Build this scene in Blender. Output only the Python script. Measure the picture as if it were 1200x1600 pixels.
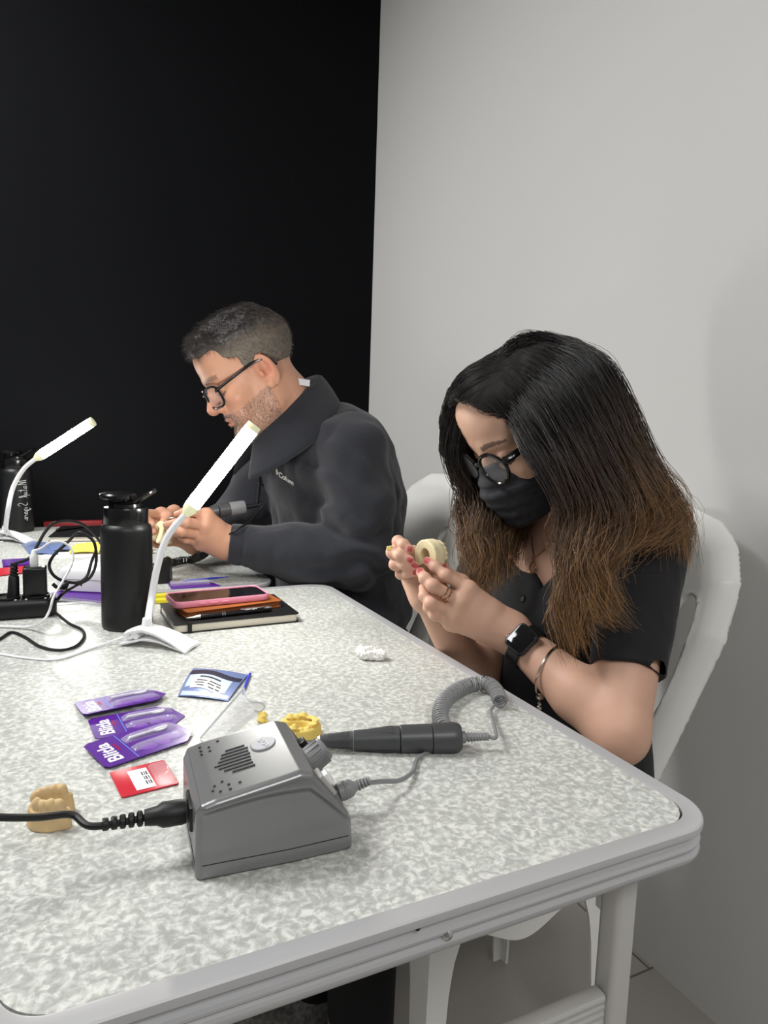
import bpy, bmesh, math, random
import numpy as np
from mathutils import Vector, Matrix

for _o in list(bpy.data.objects):
    bpy.data.objects.remove(_o)
SC = bpy.context.scene
COL = SC.collection

# ------------------------------------------------------------ camera, world, lights, exposure
TZ = 0.71                                   # table top height
CAM = np.array([0.0, 0.0, TZ + 0.335])
FPX = 1090.0
_p1 = np.array([0, -136.0, FPX]); _p2 = np.array([1000, -103.0, FPX])
_n = np.cross(_p1, _p2); _n /= np.linalg.norm(_n)
if _n[1] > 0: _n = -_n
_y = np.array([-537.0, -136 - 537 * .033, FPX]); _y /= np.linalg.norm(_y)
_x = np.cross(_y, _n)
if _x[0] < 0: _x = -_x
R = np.stack([_x, _y, _n])                  # camera (right, down, forward) -> world
cd = bpy.data.cameras.new('camera')
cd.sensor_fit = 'VERTICAL'; cd.sensor_height = 36.0; cd.lens = FPX * 36.0 / 1600.0
cd.clip_start = 0.02
cam = bpy.data.objects.new('camera', cd); COL.objects.link(cam)
M = Matrix.Identity(4)
for i in range(3):
    M[i][0] = R[i, 0]; M[i][1] = -R[i, 1]; M[i][2] = -R[i, 2]; M[i][3] = CAM[i]
cam.matrix_world = M
SC.camera = cam

SC.view_settings.view_transform = 'Standard'
SC.view_settings.look = 'None'
SC.view_settings.gamma = 1.0
SC.view_settings.use_curve_mapping = False
SC.view_settings.exposure = 0.0

wd = bpy.data.worlds.new('world'); SC.world = wd; wd.use_nodes = True
wd.node_tree.nodes['Background'].inputs[0].default_value = (0.95, 0.97, 1.0, 1)
wd.node_tree.nodes['Background'].inputs[1].default_value = 0.20

def area_light(name, loc, target, sx, sy, power, color):
    l = bpy.data.lights.new(name, 'AREA'); l.shape = 'RECTANGLE'; l.size = sx; l.size_y = sy
    l.energy = power; l.color = color
    o = bpy.data.objects.new(name, l); COL.objects.link(o); o.location = loc
    o.rotation_euler = (Vector(target) - Vector(loc)).to_track_quat('-Z', 'Y').to_euler()
    return o
area_light('ceiling_light', (-1.0, 1.45, 2.62), (-1.0, 1.45, 0), 0.9, 0.9, 66.0, (1.0, 0.995, 0.985))
area_light('ceiling_light', (0.1, -1.3, 2.62), (0.1, -1.3, 0), 1.2, 0.6, 36.0, (1.0, 0.99, 0.975))
LAMP_STRENGTH = 92.0

# ------------------------------------------------------------ helpers
def s2l(c):
    c = np.asarray(c, float) / 255.0
    return tuple(np.where(c <= .04045, c / 12.92, ((c + .055) / 1.055) ** 2.4))
def P(px, py, X=None, Y=None, Z=None, D=None):
    """3-D point seen at a photo pixel, at a known X, Y, Z (above the table top when given as T) or depth."""
    d = R @ np.array([px - 600.0, py - 800.0, FPX])
    if Z is not None: t = (Z - CAM[2]) / d[2]
    elif X is not None: t = X / d[0]
    elif Y is not None: t = Y / d[1]
    else: t = D / FPX
    return CAM + d * t
def PX(p):
    c = R.T @ (np.asarray(p, float) - CAM); return 600 + FPX * c[0] / c[2], 800 + FPX * c[1] / c[2]

MATS = {}
def mat(name, rgb, rough=.5, metal=0.0, emit=0.0, trans=0.0, alpha=1.0, coat=0.0, sub=0.0, spec=.5, attr=False, bump=None, var=None, sheen=0.0, ior=1.45):
    """rgb is 0-255 sRGB; bump=(scale, strength, dist); var=(scale, amount)"""
    if name in MATS: return MATS[name]
    m = bpy.data.materials.new(name); m.use_nodes = True
    nt = m.node_tree; b = nt.nodes['Principled BSDF']
    c = (*s2l(rgb), 1)
    b.inputs['Base Color'].default_value = c
    b.inputs['Roughness'].default_value = rough
    b.inputs['Metallic'].default_value = metal
    b.inputs['Specular IOR Level'].default_value = spec
    b.inputs['IOR'].default_value = ior
    if emit: b.inputs['Emission Color'].default_value = c; b.inputs['Emission Strength'].default_value = emit
    if trans: b.inputs['Transmission Weight'].default_value = trans
    if alpha < 1: b.inputs['Alpha'].default_value = alpha
    if coat: b.inputs['Coat Weight'].default_value = coat; b.inputs['Coat Roughness'].default_value = .1
    if sub:
        b.inputs['Subsurface Weight'].default_value = sub
        b.inputs['Subsurface Radius'].default_value = (.008, .003, .0015); b.inputs['Subsurface Scale'].default_value = 1.0
    if sheen: b.inputs['Sheen Weight'].default_value = sheen; b.inputs['Sheen Roughness'].default_value = .6
    src = None
    if attr:
        a = nt.nodes.new('ShaderNodeAttribute'); a.attribute_name = 'Col'; src = a.outputs['Color']
    tc = None
    def objco():
        nonlocal tc
        if tc is None:
            tc = nt.nodes.new('ShaderNodeTexCoord')
        return tc.outputs['Object']
    if var:
        n = nt.nodes.new('ShaderNodeTexNoise'); n.inputs['Scale'].default_value = var[0]; n.inputs['Detail'].default_value = 4
        nt.links.new(objco(), n.inputs['Vector'])
        mr = nt.nodes.new('ShaderNodeMapRange'); mr.inputs['From Min'].default_value = .3; mr.inputs['From Max'].default_value = .7
        mr.inputs['To Min'].default_value = 1 - var[1]; mr.inputs['To Max'].default_value = 1 + var[1]
        nt.links.new(n.outputs['Fac'], mr.inputs['Value'])
        mx = nt.nodes.new('ShaderNodeVectorMath'); mx.operation = 'SCALE'
        if src: nt.links.new(src, mx.inputs[0])
        else: mx.inputs[0].default_value = c[:3]
        nt.links.new(mr.outputs['Result'], mx.inputs['Scale']); src = mx.outputs[0]
    if src: nt.links.new(src, b.inputs['Base Color'])
    if bump:
        n = nt.nodes.new('ShaderNodeTexNoise'); n.inputs['Scale'].default_value = bump[0]; n.inputs['Detail'].default_value = 3
        nt.links.new(objco(), n.inputs['Vector'])
        bp = nt.nodes.new('ShaderNodeBump'); bp.inputs['Strength'].default_value = bump[1]; bp.inputs['Distance'].default_value = bump[2]
        nt.links.new(n.outputs['Fac'], bp.inputs['Height']); nt.links.new(bp.outputs['Normal'], b.inputs['Normal'])
    MATS[name] = m
    return m

def link(name, me, m=None, parent=None, smooth=True, angle=None):
    o = bpy.data.objects.new(name, me); COL.objects.link(o)
    if m:
        for k in (m if isinstance(m, (list, tuple)) else [m]): me.materials.append(k)
    if smooth:
        me.shade_smooth()
        if angle: me.set_sharp_from_angle(angle=math.radians(angle))
    if parent: o.parent = parent; o.matrix_parent_inverse = parent.matrix_world.inverted()
    return o
def raw(V, F):
    me = bpy.data.meshes.new('m'); me.from_pydata([tuple(map(float, v)) for v in V], [], [tuple(map(int, f)) for f in F]); me.update()
    return me
def raw_np(V, Q, cols=None):
    """fast mesh from (n,3) verts and (m,k) faces"""
    me = bpy.data.meshes.new('m'); V = np.ascontiguousarray(V, np.float32); Q = np.ascontiguousarray(Q, np.int32)
    me.vertices.add(len(V)); me.vertices.foreach_set('co', V.ravel())
    k = Q.shape[1]; me.loops.add(Q.size); me.loops.foreach_set('vertex_index', Q.ravel())
    me.polygons.add(len(Q)); me.polygons.foreach_set('loop_start', np.arange(0, Q.size, k, dtype=np.int32))
    me.update(calc_edges=True)
    if cols is not None: set_col(me, cols)
    return me
def set_col(me, cols):
    a = me.color_attributes.new('Col', 'FLOAT_COLOR', 'POINT')
    c = np.ones((len(me.vertices), 4), np.float32); c[:, :3] = cols
    a.data.foreach_set('color', c.ravel())

def thing(name, label, cat, loc=(0, 0, 0), rotz=0.0, group=None):
    o = bpy.data.objects.new(name, None); COL.objects.link(o); o.empty_display_size = .02
    o.location = loc; o.rotation_euler = (0, 0, rotz)
    o['label'] = label; o['category'] = cat
    if group: o['group'] = group
    o.matrix_world = Matrix.Translation(Vector(loc)) @ Matrix.Rotation(rotz, 4, 'Z')
    return o
def sub(name, me, m, parent, smooth=True, angle=35, local=True):
    """a part: mesh coordinates are local to its parent when local, else world"""
    o = link(name, me, m, None, smooth, angle)
    o.parent = parent
    if not local:
        o.matrix_parent_inverse = world_of(parent).inverted()
    return o
def world_of(o):
    mw = Matrix.LocRotScale(o.location, o.rotation_euler, o.scale)
    if o.parent is not None:
        mw = world_of(o.parent) @ o.matrix_parent_inverse @ mw
    return mw
def tag(o, label, cat, group=None):
    o['label'] = label; o['category'] = cat
    if group: o['group'] = group
    return o
def struct(name, me, m, smooth=False):
    o = link(name, me, m, None, smooth); o['kind'] = 'structure'; return o

class G:
    """collects simple shapes into one mesh"""
    def __init__(s): s.V = []; s.F = []
    def add(s, V, F):
        n = len(s.V); s.V += [tuple(v) for v in V]; s.F += [tuple(i + n for i in f) for f in F]; return s
    def me(s): return raw(s.V, s.F)
    def box(s, lo, hi, bev=0.0, seg=2, T=None):
        bm = bmesh.new(); bmesh.ops.create_cube(bm, size=1)
        lo = np.array(lo, float); hi = np.array(hi, float)
        for v in bm.verts: v.co = Vector((lo + hi) / 2) + Vector(np.array(v.co) * (hi - lo))
        if bev: bmesh.ops.bevel(bm, geom=bm.edges[:], offset=bev, segments=seg, profile=.5, affect='EDGES')
        return s.bm(bm, T)
    def bm(s, bm, T=None):
        bm.verts.index_update()
        V = [(T @ v.co if T else v.co) for v in bm.verts]; F = [[v.index for v in f.verts] for f in bm.faces]
        bm.free(); return s.add(V, F)
    def tube(s, pts, r, n=10, caps=True, closed=False, flat=1.0):
        pts = np.asarray(pts, float); k = len(pts); r = np.broadcast_to(np.asarray(r, float), (k,))
        tg = np.gradient(pts, axis=0) if not closed else np.roll(pts, -1, 0) - np.roll(pts, 1, 0)
        tg /= np.linalg.norm(tg, axis=1)[:, None] + 1e-12
        a = np.array([0, 0, 1.0]); a = a if abs(tg[0] @ a) < .9 else np.array([1.0, 0, 0])
        u = np.cross(tg[0], a); u /= np.linalg.norm(u)
        V = []; th = np.arange(n) / n * 2 * np.pi
        for i in range(k):
            u = u - tg[i] * (u @ tg[i]); u /= np.linalg.norm(u) + 1e-12; w = np.cross(tg[i], u)
            V += list(pts[i] + r[i] * (np.cos(th)[:, None] * u * 1.0 + np.sin(th)[:, None] * w * flat))
        F = [(i * n + j, i * n + (j + 1) % n, (i + 1) * n + (j + 1) % n, (i + 1) * n + j) for i in range(k - 1) for j in range(n)]
        if closed: F += [((k - 1) * n + j, (k - 1) * n + (j + 1) % n, (j + 1) % n, j) for j in range(n)]
        elif caps: F += [tuple(range(n))[::-1], tuple((k - 1) * n + j for j in range(n))]
        return s.add(V, F)
    def lathe(s, prof, n=32, T=None, cap=True):
        """prof: list of (radius, z) from bottom to top"""
        V = []; F = []; k = len(prof)
        for r, z in prof:
            for j in range(n):
                t = 2 * math.pi * j / n; v = Vector((r * math.cos(t), r * math.sin(t), z)); V.append(T @ v if T else v)
        for i in range(k - 1):
            for j in range(n): F.append((i * n + j, i * n + (j + 1) % n, (i + 1) * n + (j + 1) % n, (i + 1) * n + j))
        if cap: F += [tuple(range(n))[::-1], tuple((k - 1) * n + j for j in range(n))]
        return s.add(V, F)
    def prism(s, poly, z0, z1, T=None, bev=0.0, seg=2):
        bm = bmesh.new(); vs = [bm.verts.new((x, y, z0)) for x, y in poly]; f = bm.faces.new(vs)
        r = bmesh.ops.extrude_face_region(bm, geom=[f])
        for v in r['geom']:
            if isinstance(v, bmesh.types.BMVert): v.co.z = z1
        bmesh.ops.recalc_face_normals(bm, faces=bm.faces[:])
        if bev: bmesh.ops.bevel(bm, geom=bm.edges[:], offset=bev, segments=seg, profile=.5, affect='EDGES')
        return s.bm(bm, T)
    def grid(s, rows):
        """loft of equally long rows of points"""
        k = len(rows[0]); V = [p for r in rows for p in r]
        F = [(i * k + j, i * k + j + 1, (i + 1) * k + j + 1, (i + 1) * k + j) for i in range(len(rows) - 1) for j in range(k - 1)]
        return s.add(V, F)
def frame_z(origin, zdir, xhint=(1, 0, 0)):
    z = Vector(zdir).normalized(); x = Vector(xhint); x = (x - z * x.dot(z)).normalized(); y = z.cross(x)
    m = Matrix.Identity(4)
    for i in range(3): m[i][0] = x[i]; m[i][1] = y[i]; m[i][2] = z[i]; m[i][3] = origin[i]
    return m
def spline(pts, n=8, closed=False):
    """Catmull-Rom through the points"""
    p = np.asarray(pts, float); k = len(p); out = []
    for i in range(k if closed else k - 1):
        if closed: a, b, c, d = p[(i - 1) % k], p[i], p[(i + 1) % k], p[(i + 2) % k]
        else: a, b, c, d = p[max(i - 1, 0)], p[i], p[i + 1], p[min(i + 2, k - 1)]
        for t in np.arange(n) / n:
            out.append(.5 * (2 * b + (c - a) * t + (2 * a - 5 * b + 4 * c - d) * t * t + (3 * b - a - 3 * c + d) * t ** 3))
    if not closed: out.append(p[-1])
    return np.array(out)
def rrect(x0, y0, x1, y1, r, n=8):
    out = []
    for cx, cy, a in ((x1 - r, y0 + r, -90), (x1 - r, y1 - r, 0), (x0 + r, y1 - r, 90), (x0 + r, y0 + r, 180)):
        for i in range(n + 1):
            t = math.radians(a + 90 * i / n); out.append((cx + r * math.cos(t), cy + r * math.sin(t)))
    return out
def text_me(body, size, T, depth=.0002, shear=0.0, align='CENTER', bold=0.0):
    cu = bpy.data.curves.new('t', 'FONT'); cu.body = body; cu.size = size; cu.extrude = depth; cu.shear = shear
    cu.align_x = align; cu.align_y = 'CENTER'; cu.offset = bold
    o = bpy.data.objects.new('t', cu); COL.objects.link(o)
    dg = bpy.context.evaluated_depsgraph_get(); me = bpy.data.meshes.new_from_object(o.evaluated_get(dg))
    bpy.data.objects.remove(o); me.transform(T)
    return me

# ---- signed-distance modelling for bodies and cast shapes
def V3(*a): return np.array(a, float)
def rcone(a, b, ra, rb):
    a = np.asarray(a, float); b = np.asarray(b, float); ba = b - a; l2 = ba @ ba + 1e-12
    def f(p):
        d = p - a; t = np.clip(d @ ba / l2, 0, 1)
        return np.linalg.norm(d - t[:, None] * ba, axis=1) - (ra + (rb - ra) * t)
    f.lo = np.minimum(a - ra, b - rb); f.hi = np.maximum(a + ra, b + rb)
    return f
def ellip(c, r, Rm=None):
    c = np.asarray(c, float); r = np.asarray(r, float)
    def f(p):
        q = p - c
        if Rm is not None: q = q @ Rm          # columns of Rm are the ellipsoid axes
        k0 = np.linalg.norm(q / r, axis=1); k1 = np.linalg.norm(q / (r * r), axis=1) + 1e-9
        return k0 * (k0 - 1) / k1
    m = r.max(); f.lo = c - m; f.hi = c + m
    return f
def smin(a, b, k):
    h = np.maximum(k - np.abs(a - b), 0) / k
    return np.minimum(a, b) - h * h * k * .25
def smax(a, b, k): return -smin(-a, -b, k)
class SDF:
    """ordered list of (op, primitive, blend); primitives are only evaluated near their own bounds"""
    FAR = .06
    def __init__(s): s.ops = []
    def add(s, f, k=.01): s.ops.append(('u', f, k)); return s
    def cut(s, f, k=.004): s.ops.append(('s', f, k)); return s
    def chain(s, pts, rs, k=.01):
        for i in range(len(pts) - 1): s.add(rcone(pts[i], pts[i + 1], rs[i], rs[i + 1]), k)
        return s
    def __call__(s, p):
        d = np.full(len(p), s.FAR)
        for op, f, k in s.ops:
            if hasattr(f, 'lo'):
                mg = .04 + k if op == 'u' else k + .006
                ii = np.nonzero(((p > f.lo - mg) & (p < f.hi + mg)).all(1))[0]
                if len(ii) == 0: continue
                q = p[ii]; v = f(q)
                d[ii] = smin(d[ii], v, k) if op == 'u' else smax(d[ii], -v, k)
            else:
                v = f(p); d = smin(d, v, k) if op == 'u' else smax(d, -v, k)
        return d
def mesh_sdf(f, lo, hi, h, project=2):
    lo = np.asarray(lo, float); hi = np.asarray(hi, float); B = 8
    nb = np.ceil((hi - lo) / (h * B)).astype(int); N = nb * B + 1
    g = np.stack(np.meshgrid(*[np.arange(n) for n in nb], indexing='ij'), -1).reshape(-1, 3)
    c = lo + (g * B + B / 2) * h; dc = f(c)
    D = np.repeat(np.repeat(np.repeat(dc.reshape(nb).astype(np.float32), B, 0), B, 1), B, 2)
    D = np.pad(D, ((0, 1),) * 3, mode='edge')
    keep = g[np.abs(dc) < B * h * .87 * 1.35 + .004]
    off = np.stack(np.meshgrid(*[np.arange(B + 1)] * 3, indexing='ij'), -1).reshape(-1, 3)
    for s in range(0, len(keep), 400):
        idx = (keep[s:s + 400, None, :] * B + off[None]).reshape(-1, 3)
        D[idx[:, 0], idx[:, 1], idx[:, 2]] = f(lo + idx * h)
    S = D < 0
    cnt = np.zeros(np.array(N) - 1, np.int8)
    for a in (0, 1):
        for b in (0, 1):
            for e in (0, 1): cnt += S[a:N[0] - 1 + a, b:N[1] - 1 + b, e:N[2] - 1 + e]
    act = np.argwhere((cnt > 0) & (cnt < 8))
    vid = np.full(cnt.shape, -1, np.int32); vid[tuple(act.T)] = np.arange(len(act))
    cs = np.array([(a, b, e) for a in (0, 1) for b in (0, 1) for e in (0, 1)])
    val = np.stack([D[act[:, 0] + k[0], act[:, 1] + k[1], act[:, 2] + k[2]] for k in cs], 1).astype(float)
    acc = np.zeros((len(act), 3)); w = np.zeros(len(act))
    for i in range(8):
        for j in range(i + 1, 8):
            if np.abs(cs[i] - cs[j]).sum() != 1: continue
            m = (val[:, i] < 0) != (val[:, j] < 0); t = val[:, i] / (val[:, i] - val[:, j] + 1e-12)
            t = np.clip(np.where(m, t, 0), 0, 1)
            acc += np.where(m[:, None], cs[i] + t[:, None] * (cs[j] - cs[i]), 0); w += m
    Vt = lo + (act + acc / np.maximum(w, 1)[:, None]) * h
    F = []
    for ax in range(3):
        o = [k for k in range(3) if k != ax]
        A = S[tuple(slice(0, N[k] - 1) if k == ax else slice(0, N[k]) for k in range(3))]
        Bq = S[tuple(slice(1, N[k]) if k == ax else slice(0, N[k]) for k in range(3))]
        e = np.argwhere(A != Bq); e = e[(e[:, o[0]] > 0) & (e[:, o[1]] > 0) & (e[:, o[0]] < N[o[0]] - 1) & (e[:, o[1]] < N[o[1]] - 1)]
        s0 = A[tuple(e.T)]; q = []
        for da, db in ((-1, -1), (0, -1), (0, 0), (-1, 0)):
            z = e.copy(); z[:, o[0]] += da; z[:, o[1]] += db; q.append(vid[tuple(z.T)])
        q = np.stack(q, 1); flip = s0 if ax != 1 else ~s0
        q = np.where(flip[:, None], q, q[:, ::-1]); F.append(q)
    F = np.concatenate(F); F = F[(F >= 0).all(1)]
    e = h * .5; K = np.array([[1, -1, -1], [-1, -1, 1], [-1, 1, -1], [1, 1, 1]], float)
    for _ in range(project):
        d = f(Vt); gr = sum(f(Vt + k * e)[:, None] * k for k in K) / (4 * e)
        n2 = np.maximum((gr * gr).sum(1), .25)
        st = np.clip(d / n2, -h * .6, h * .6); Vt = Vt - gr * st[:, None]
    return Vt, F
def vnoise(p, scale, seed=0):
    """smooth value noise on (n,3) points, about -1..1"""
    q = p * scale + seed * 17.31; i = np.floor(q).astype(np.int64); t = q - i; t = t * t * (3 - 2 * t)
    def hsh(a):
        n = (a[:, 0] * 73856093) ^ (a[:, 1] * 19349663) ^ (a[:, 2] * 83492791) ^ (seed * 2654435761)
        n = (n ^ (n >> 13)) * 1274126177 & 0x7fffffff
        return ((n ^ (n >> 16)) & 0xffff) / 32767.5 - 1
    r = 0
    for a in (0, 1):
        for b in (0, 1):
            for c in (0, 1):
                w = (t[:, 0] if a else 1 - t[:, 0]) * (t[:, 1] if b else 1 - t[:, 1]) * (t[:, 2] if c else 1 - t[:, 2])
                r = r + w * hsh(i + np.array([a, b, c]))
    return r
rng = np.random.default_rng(7); random.seed(7)

# ------------------------------------------------------------ the room
XW, YW, ZC = 1.06, 2.30, 2.70
XL, YB = -3.0, -3.0
def slab(lo, hi): return G().box(lo, hi).me()
m_white = mat('white_wall_paint', (216, 215, 213), .55, bump=(60, .06, .002))
m_black = mat('black_wall_paint', (10, 11, 14), .75, spec=.12, bump=(60, .05, .002))
def tile_floor():
    m = bpy.data.materials.new('grey_floor_tiles'); m.use_nodes = True; nt = m.node_tree; b = nt.nodes['Principled BSDF']
    tc = nt.nodes.new('ShaderNodeTexCoord'); mp = nt.nodes.new('ShaderNodeMapping'); mp.inputs['Location'].default_value = (.15, .02, 0)
    br = nt.nodes.new('ShaderNodeTexBrick'); br.offset = 0.5; br.inputs['Scale'].default_value = 1.0
    br.inputs['Brick Width'].default_value = .60; br.inputs['Row Height'].default_value = .30; br.inputs['Mortar Size'].default_value = .0025
    br.inputs['Color1'].default_value = (*s2l((160, 156, 150)), 1); br.inputs['Color2'].default_value = (*s2l((152, 148, 143)), 1)
    br.inputs['Mortar'].default_value = (*s2l((96, 92, 86)), 1)
    nt.links.new(tc.outputs['Object'], mp.inputs[0]); nt.links.new(mp.outputs[0], br.inputs['Vector'])
    nt.links.new(br.outputs['Color'], b.inputs['Base Color']); b.inputs['Roughness'].default_value = .4
    return m
struct('floor', slab((XL, YB, -.05), (XW, YW, 0)), tile_floor())
struct('ceiling', slab((XL, YB, ZC), (XW + .1, YW + .1, ZC + .05)), mat('ceiling_paint', (225, 223, 218), .7))
struct('wall_back', slab((XL, YW, 0), (XW, YW + .1, ZC)), m_black)
struct('wall_right', slab((XW, YB, 0), (XW + .1, YW + .1, ZC)), m_white)

# ------------------------------------------------------------ the two folding tables
def laminate():
    m = bpy.data.materials.new('pearl_laminate'); m.use_nodes = True; nt = m.node_tree; b = nt.nodes['Principled BSDF']
    tc = nt.nodes.new('ShaderNodeTexCoord')
    n0 = nt.nodes.new('ShaderNodeTexNoise'); n0.inputs['Scale'].default_value = 75; n0.inputs['Detail'].default_value = 1.5
    sc = nt.nodes.new('ShaderNodeVectorMath'); sc.operation = 'SCALE'; sc.inputs['Scale'].default_value = .013
    ad = nt.nodes.new('ShaderNodeVectorMath'); ad.operation = 'ADD'
    nt.links.new(tc.outputs['Object'], n0.inputs['Vector']); nt.links.new(n0.outputs['Color'], sc.inputs[0])
    nt.links.new(tc.outputs['Object'], ad.inputs[0]); nt.links.new(sc.outputs[0], ad.inputs[1])
    n1 = nt.nodes.new('ShaderNodeTexNoise'); n1.inputs['Scale'].default_value = 165; n1.inputs['Detail'].default_value = 2.5; n1.inputs['Roughness'].default_value = .55
    nt.links.new(ad.outputs[0], n1.inputs['Vector'])
    r = nt.nodes.new('ShaderNodeValToRGB'); e = r.color_ramp.elements
    e[0].position = .36; e[0].color = (*s2l((166, 168, 163)), 1)
    e[1].position = .66; e[1].color = (*s2l((216, 217, 211)), 1)
    k = e.new(.47); k.color = (*s2l((181, 183, 178)), 1)
    k = e.new(.56); k.color = (*s2l((198, 200, 195)), 1)
    nt.links.new(n1.outputs['Fac'], r.inputs[0]); nt.links.new(r.outputs[0], b.inputs['Base Color'])
    b.inputs['Roughness'].default_value = .36; b.inputs['Specular IOR Level'].default_value = .45
    return m
m_lam = laminate()
m_alu = mat('brushed_aluminium', (188, 188, 190), .36, .3)
m_alud = mat('satin_aluminium', (196, 195, 192), .4, .3)
m_dark = mat('black_plastic', (16, 16, 17), .42)
m_steel = mat('polished_steel', (190, 190, 188), .18, 1.0)
def table(x0, y0, x1, y1, label, taper=0.0):
    t = thing('folding_table', label, 'table', ((x0 + x1) / 2, (y0 + y1) / 2, 0), 0, 'aluminium folding tables')
    hx, hy = (x1 - x0) / 2, (y1 - y0) / 2; rc = .045; tw = .0155
    pan = rrect(-hx + tw, -hy + tw, hx - tw, hy - tw, rc - tw + .008, 10)
    sub('tabletop', G().prism(pan, TZ - .008, TZ).me(), m_lam, t)
    # edge profile (outward offset, height)
    prof = [(-.0165, -.0015), (-.0165, .0006), (-.0150, .0012), (-.0012, .0012), (.0004, .0002), (.001, -.003), (.0005, -.0058), (-.0008, -.0064), (-.0042, -.0070), (-.0046, -.0105),
            (-.0040, -.0125), (-.0014, -.0140), (-.0004, -.0165), (-.0010, -.0190), (-.0034, -.0203), (-.0034, -.0212), (-.0010, -.0225), (-.0002, -.0250), (-.0006, -.0280),
            (-.002, -.0305), (-.0045, -.0335), (-.009, -.0345), (-.016, -.0345), (-.016, -.0015)]
    rows = []
    for u, z in prof:
        rr = max(rc + u, .004)
        rows.append([(x, y, TZ + z) for x, y in rrect(-hx - u, -hy - u, hx + u, hy + u, rr, 12)])
    rows = [r + [r[0]] for r in rows]
    sub('edge_frame', G().grid(rows).me(), m_alu, t, angle=22)
    rv = G(); rv.lathe([(.0001, .0035), (.0025, .003), (.0042, .0015), (.0045, 0)], 12, frame_z((.005, -hy + .002, TZ - .020), (0, -1, 0)))
    sub('rivet', rv.me(), m_steel, t)
    sub('screw', G().lathe([(.0001, .001), (.0018, .0008), (.002, 0)], 10, frame_z((-.02, -hy + .0008, TZ - .0065), (0, -1, 0))).me(), m_dark, t)
    lx, ly = hx - .062, hy - .055
    for sx in (-1, 1):
        for sy in (-1, 1):
            L = G().prism(rrect(sx * lx - .0125, sy * ly - .0125, sx * lx + .0125, sy * ly + .0125, .006, 4), .012, TZ - .02)
            lg = sub('leg', L.me(), m_alud, t, angle=60)
            c = G().lathe([(.014, 0), (.015, .004), (.014, .02)], 14, Matrix.Translation((sx * lx, sy * ly, 0)))
            sub('foot_cap', c.me(), m_dark, lg)
    for sy in (-1, 1):
        cb = G(); z0 = TZ - .235
        prof = [(0, 0), (.0, .044), (.008, .050), (.016, .044), (.016, 0)]
        cb.box((-lx + .0125, sy * ly - .008, z0 + .046), (lx - .0125, sy * ly + .008, z0 + .056), .004, 2)
        for k in range(6): cb.box((-lx + .0125, sy * ly - .007, z0 + k * .0078), (lx - .0125, sy * ly + .007, z0 + k * .0078 + .0064), .0022, 2)
        cb.box((-lx + .0125, sy * ly - .005, z0), (lx - .0125, sy * ly + .005, z0 + .048))
        sub('crossbar', cb.me(), m_alud, t)
    for sx in (-1, 1):
        sub('side_rail', G().box((sx * lx - .022, -ly, TZ - .034), (sx * lx - .013, ly, TZ - .012), .002).me(), m_dark, t)
    lt = G().box((hx - .056, -ly + .02, TZ - .125), (hx - .04, -ly + .035, TZ - .11), .002)
    sub('latch', lt.me(), mat('white_plastic', (228, 228, 226), .35), t)
    if taper:
        for c in [t] + list(t.children_recursive):
            if c.type != 'MESH': continue
            for v in c.data.vertices:
                if v.co.x < 0: v.co.x *= 1 + taper * (v.co.y + hy) / (2 * hy)
    return t
NX0, NY0, NX1, NY1 = -.044, .379, .531, 1.343
FX0, FY0, FX1, FY1 = -.62, 1.372, .432, 2.285
table(NX0, NY0, NX1, NY1, 'pearl-topped folding table nearest the camera with aluminium edge', .29)
table(FX0, FY0, FX1, FY1, 'pearl-topped folding table against the black wall')

# ------------------------------------------------------------ drill control unit (near, grey)
T = TZ
m_silver = mat('silver_plastic', (130, 131, 132), .30, .5, bump=(900, .05, .0002))
m_greyp = mat('mid_grey_plastic', (118, 119, 120), .45)
m_lgrey = mat('light_grey_plastic', (172, 172, 166), .45)
m_dgrey = mat('charcoal_plastic', (66, 67, 69), .38)
m_seam = mat('gap_shade_and_dark_print', (36, 36, 37), .7)  # paints the shade in seam and vents; own colour of print, screws, zip
m_whitep = mat('gloss_white_plastic', (236, 237, 238), .3, coat=.2)
m_rub = mat('black_rubber', (14, 14, 15), .5)
m_gcord = mat('grey_cord_rubber', (128, 129, 130), .45)

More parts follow.
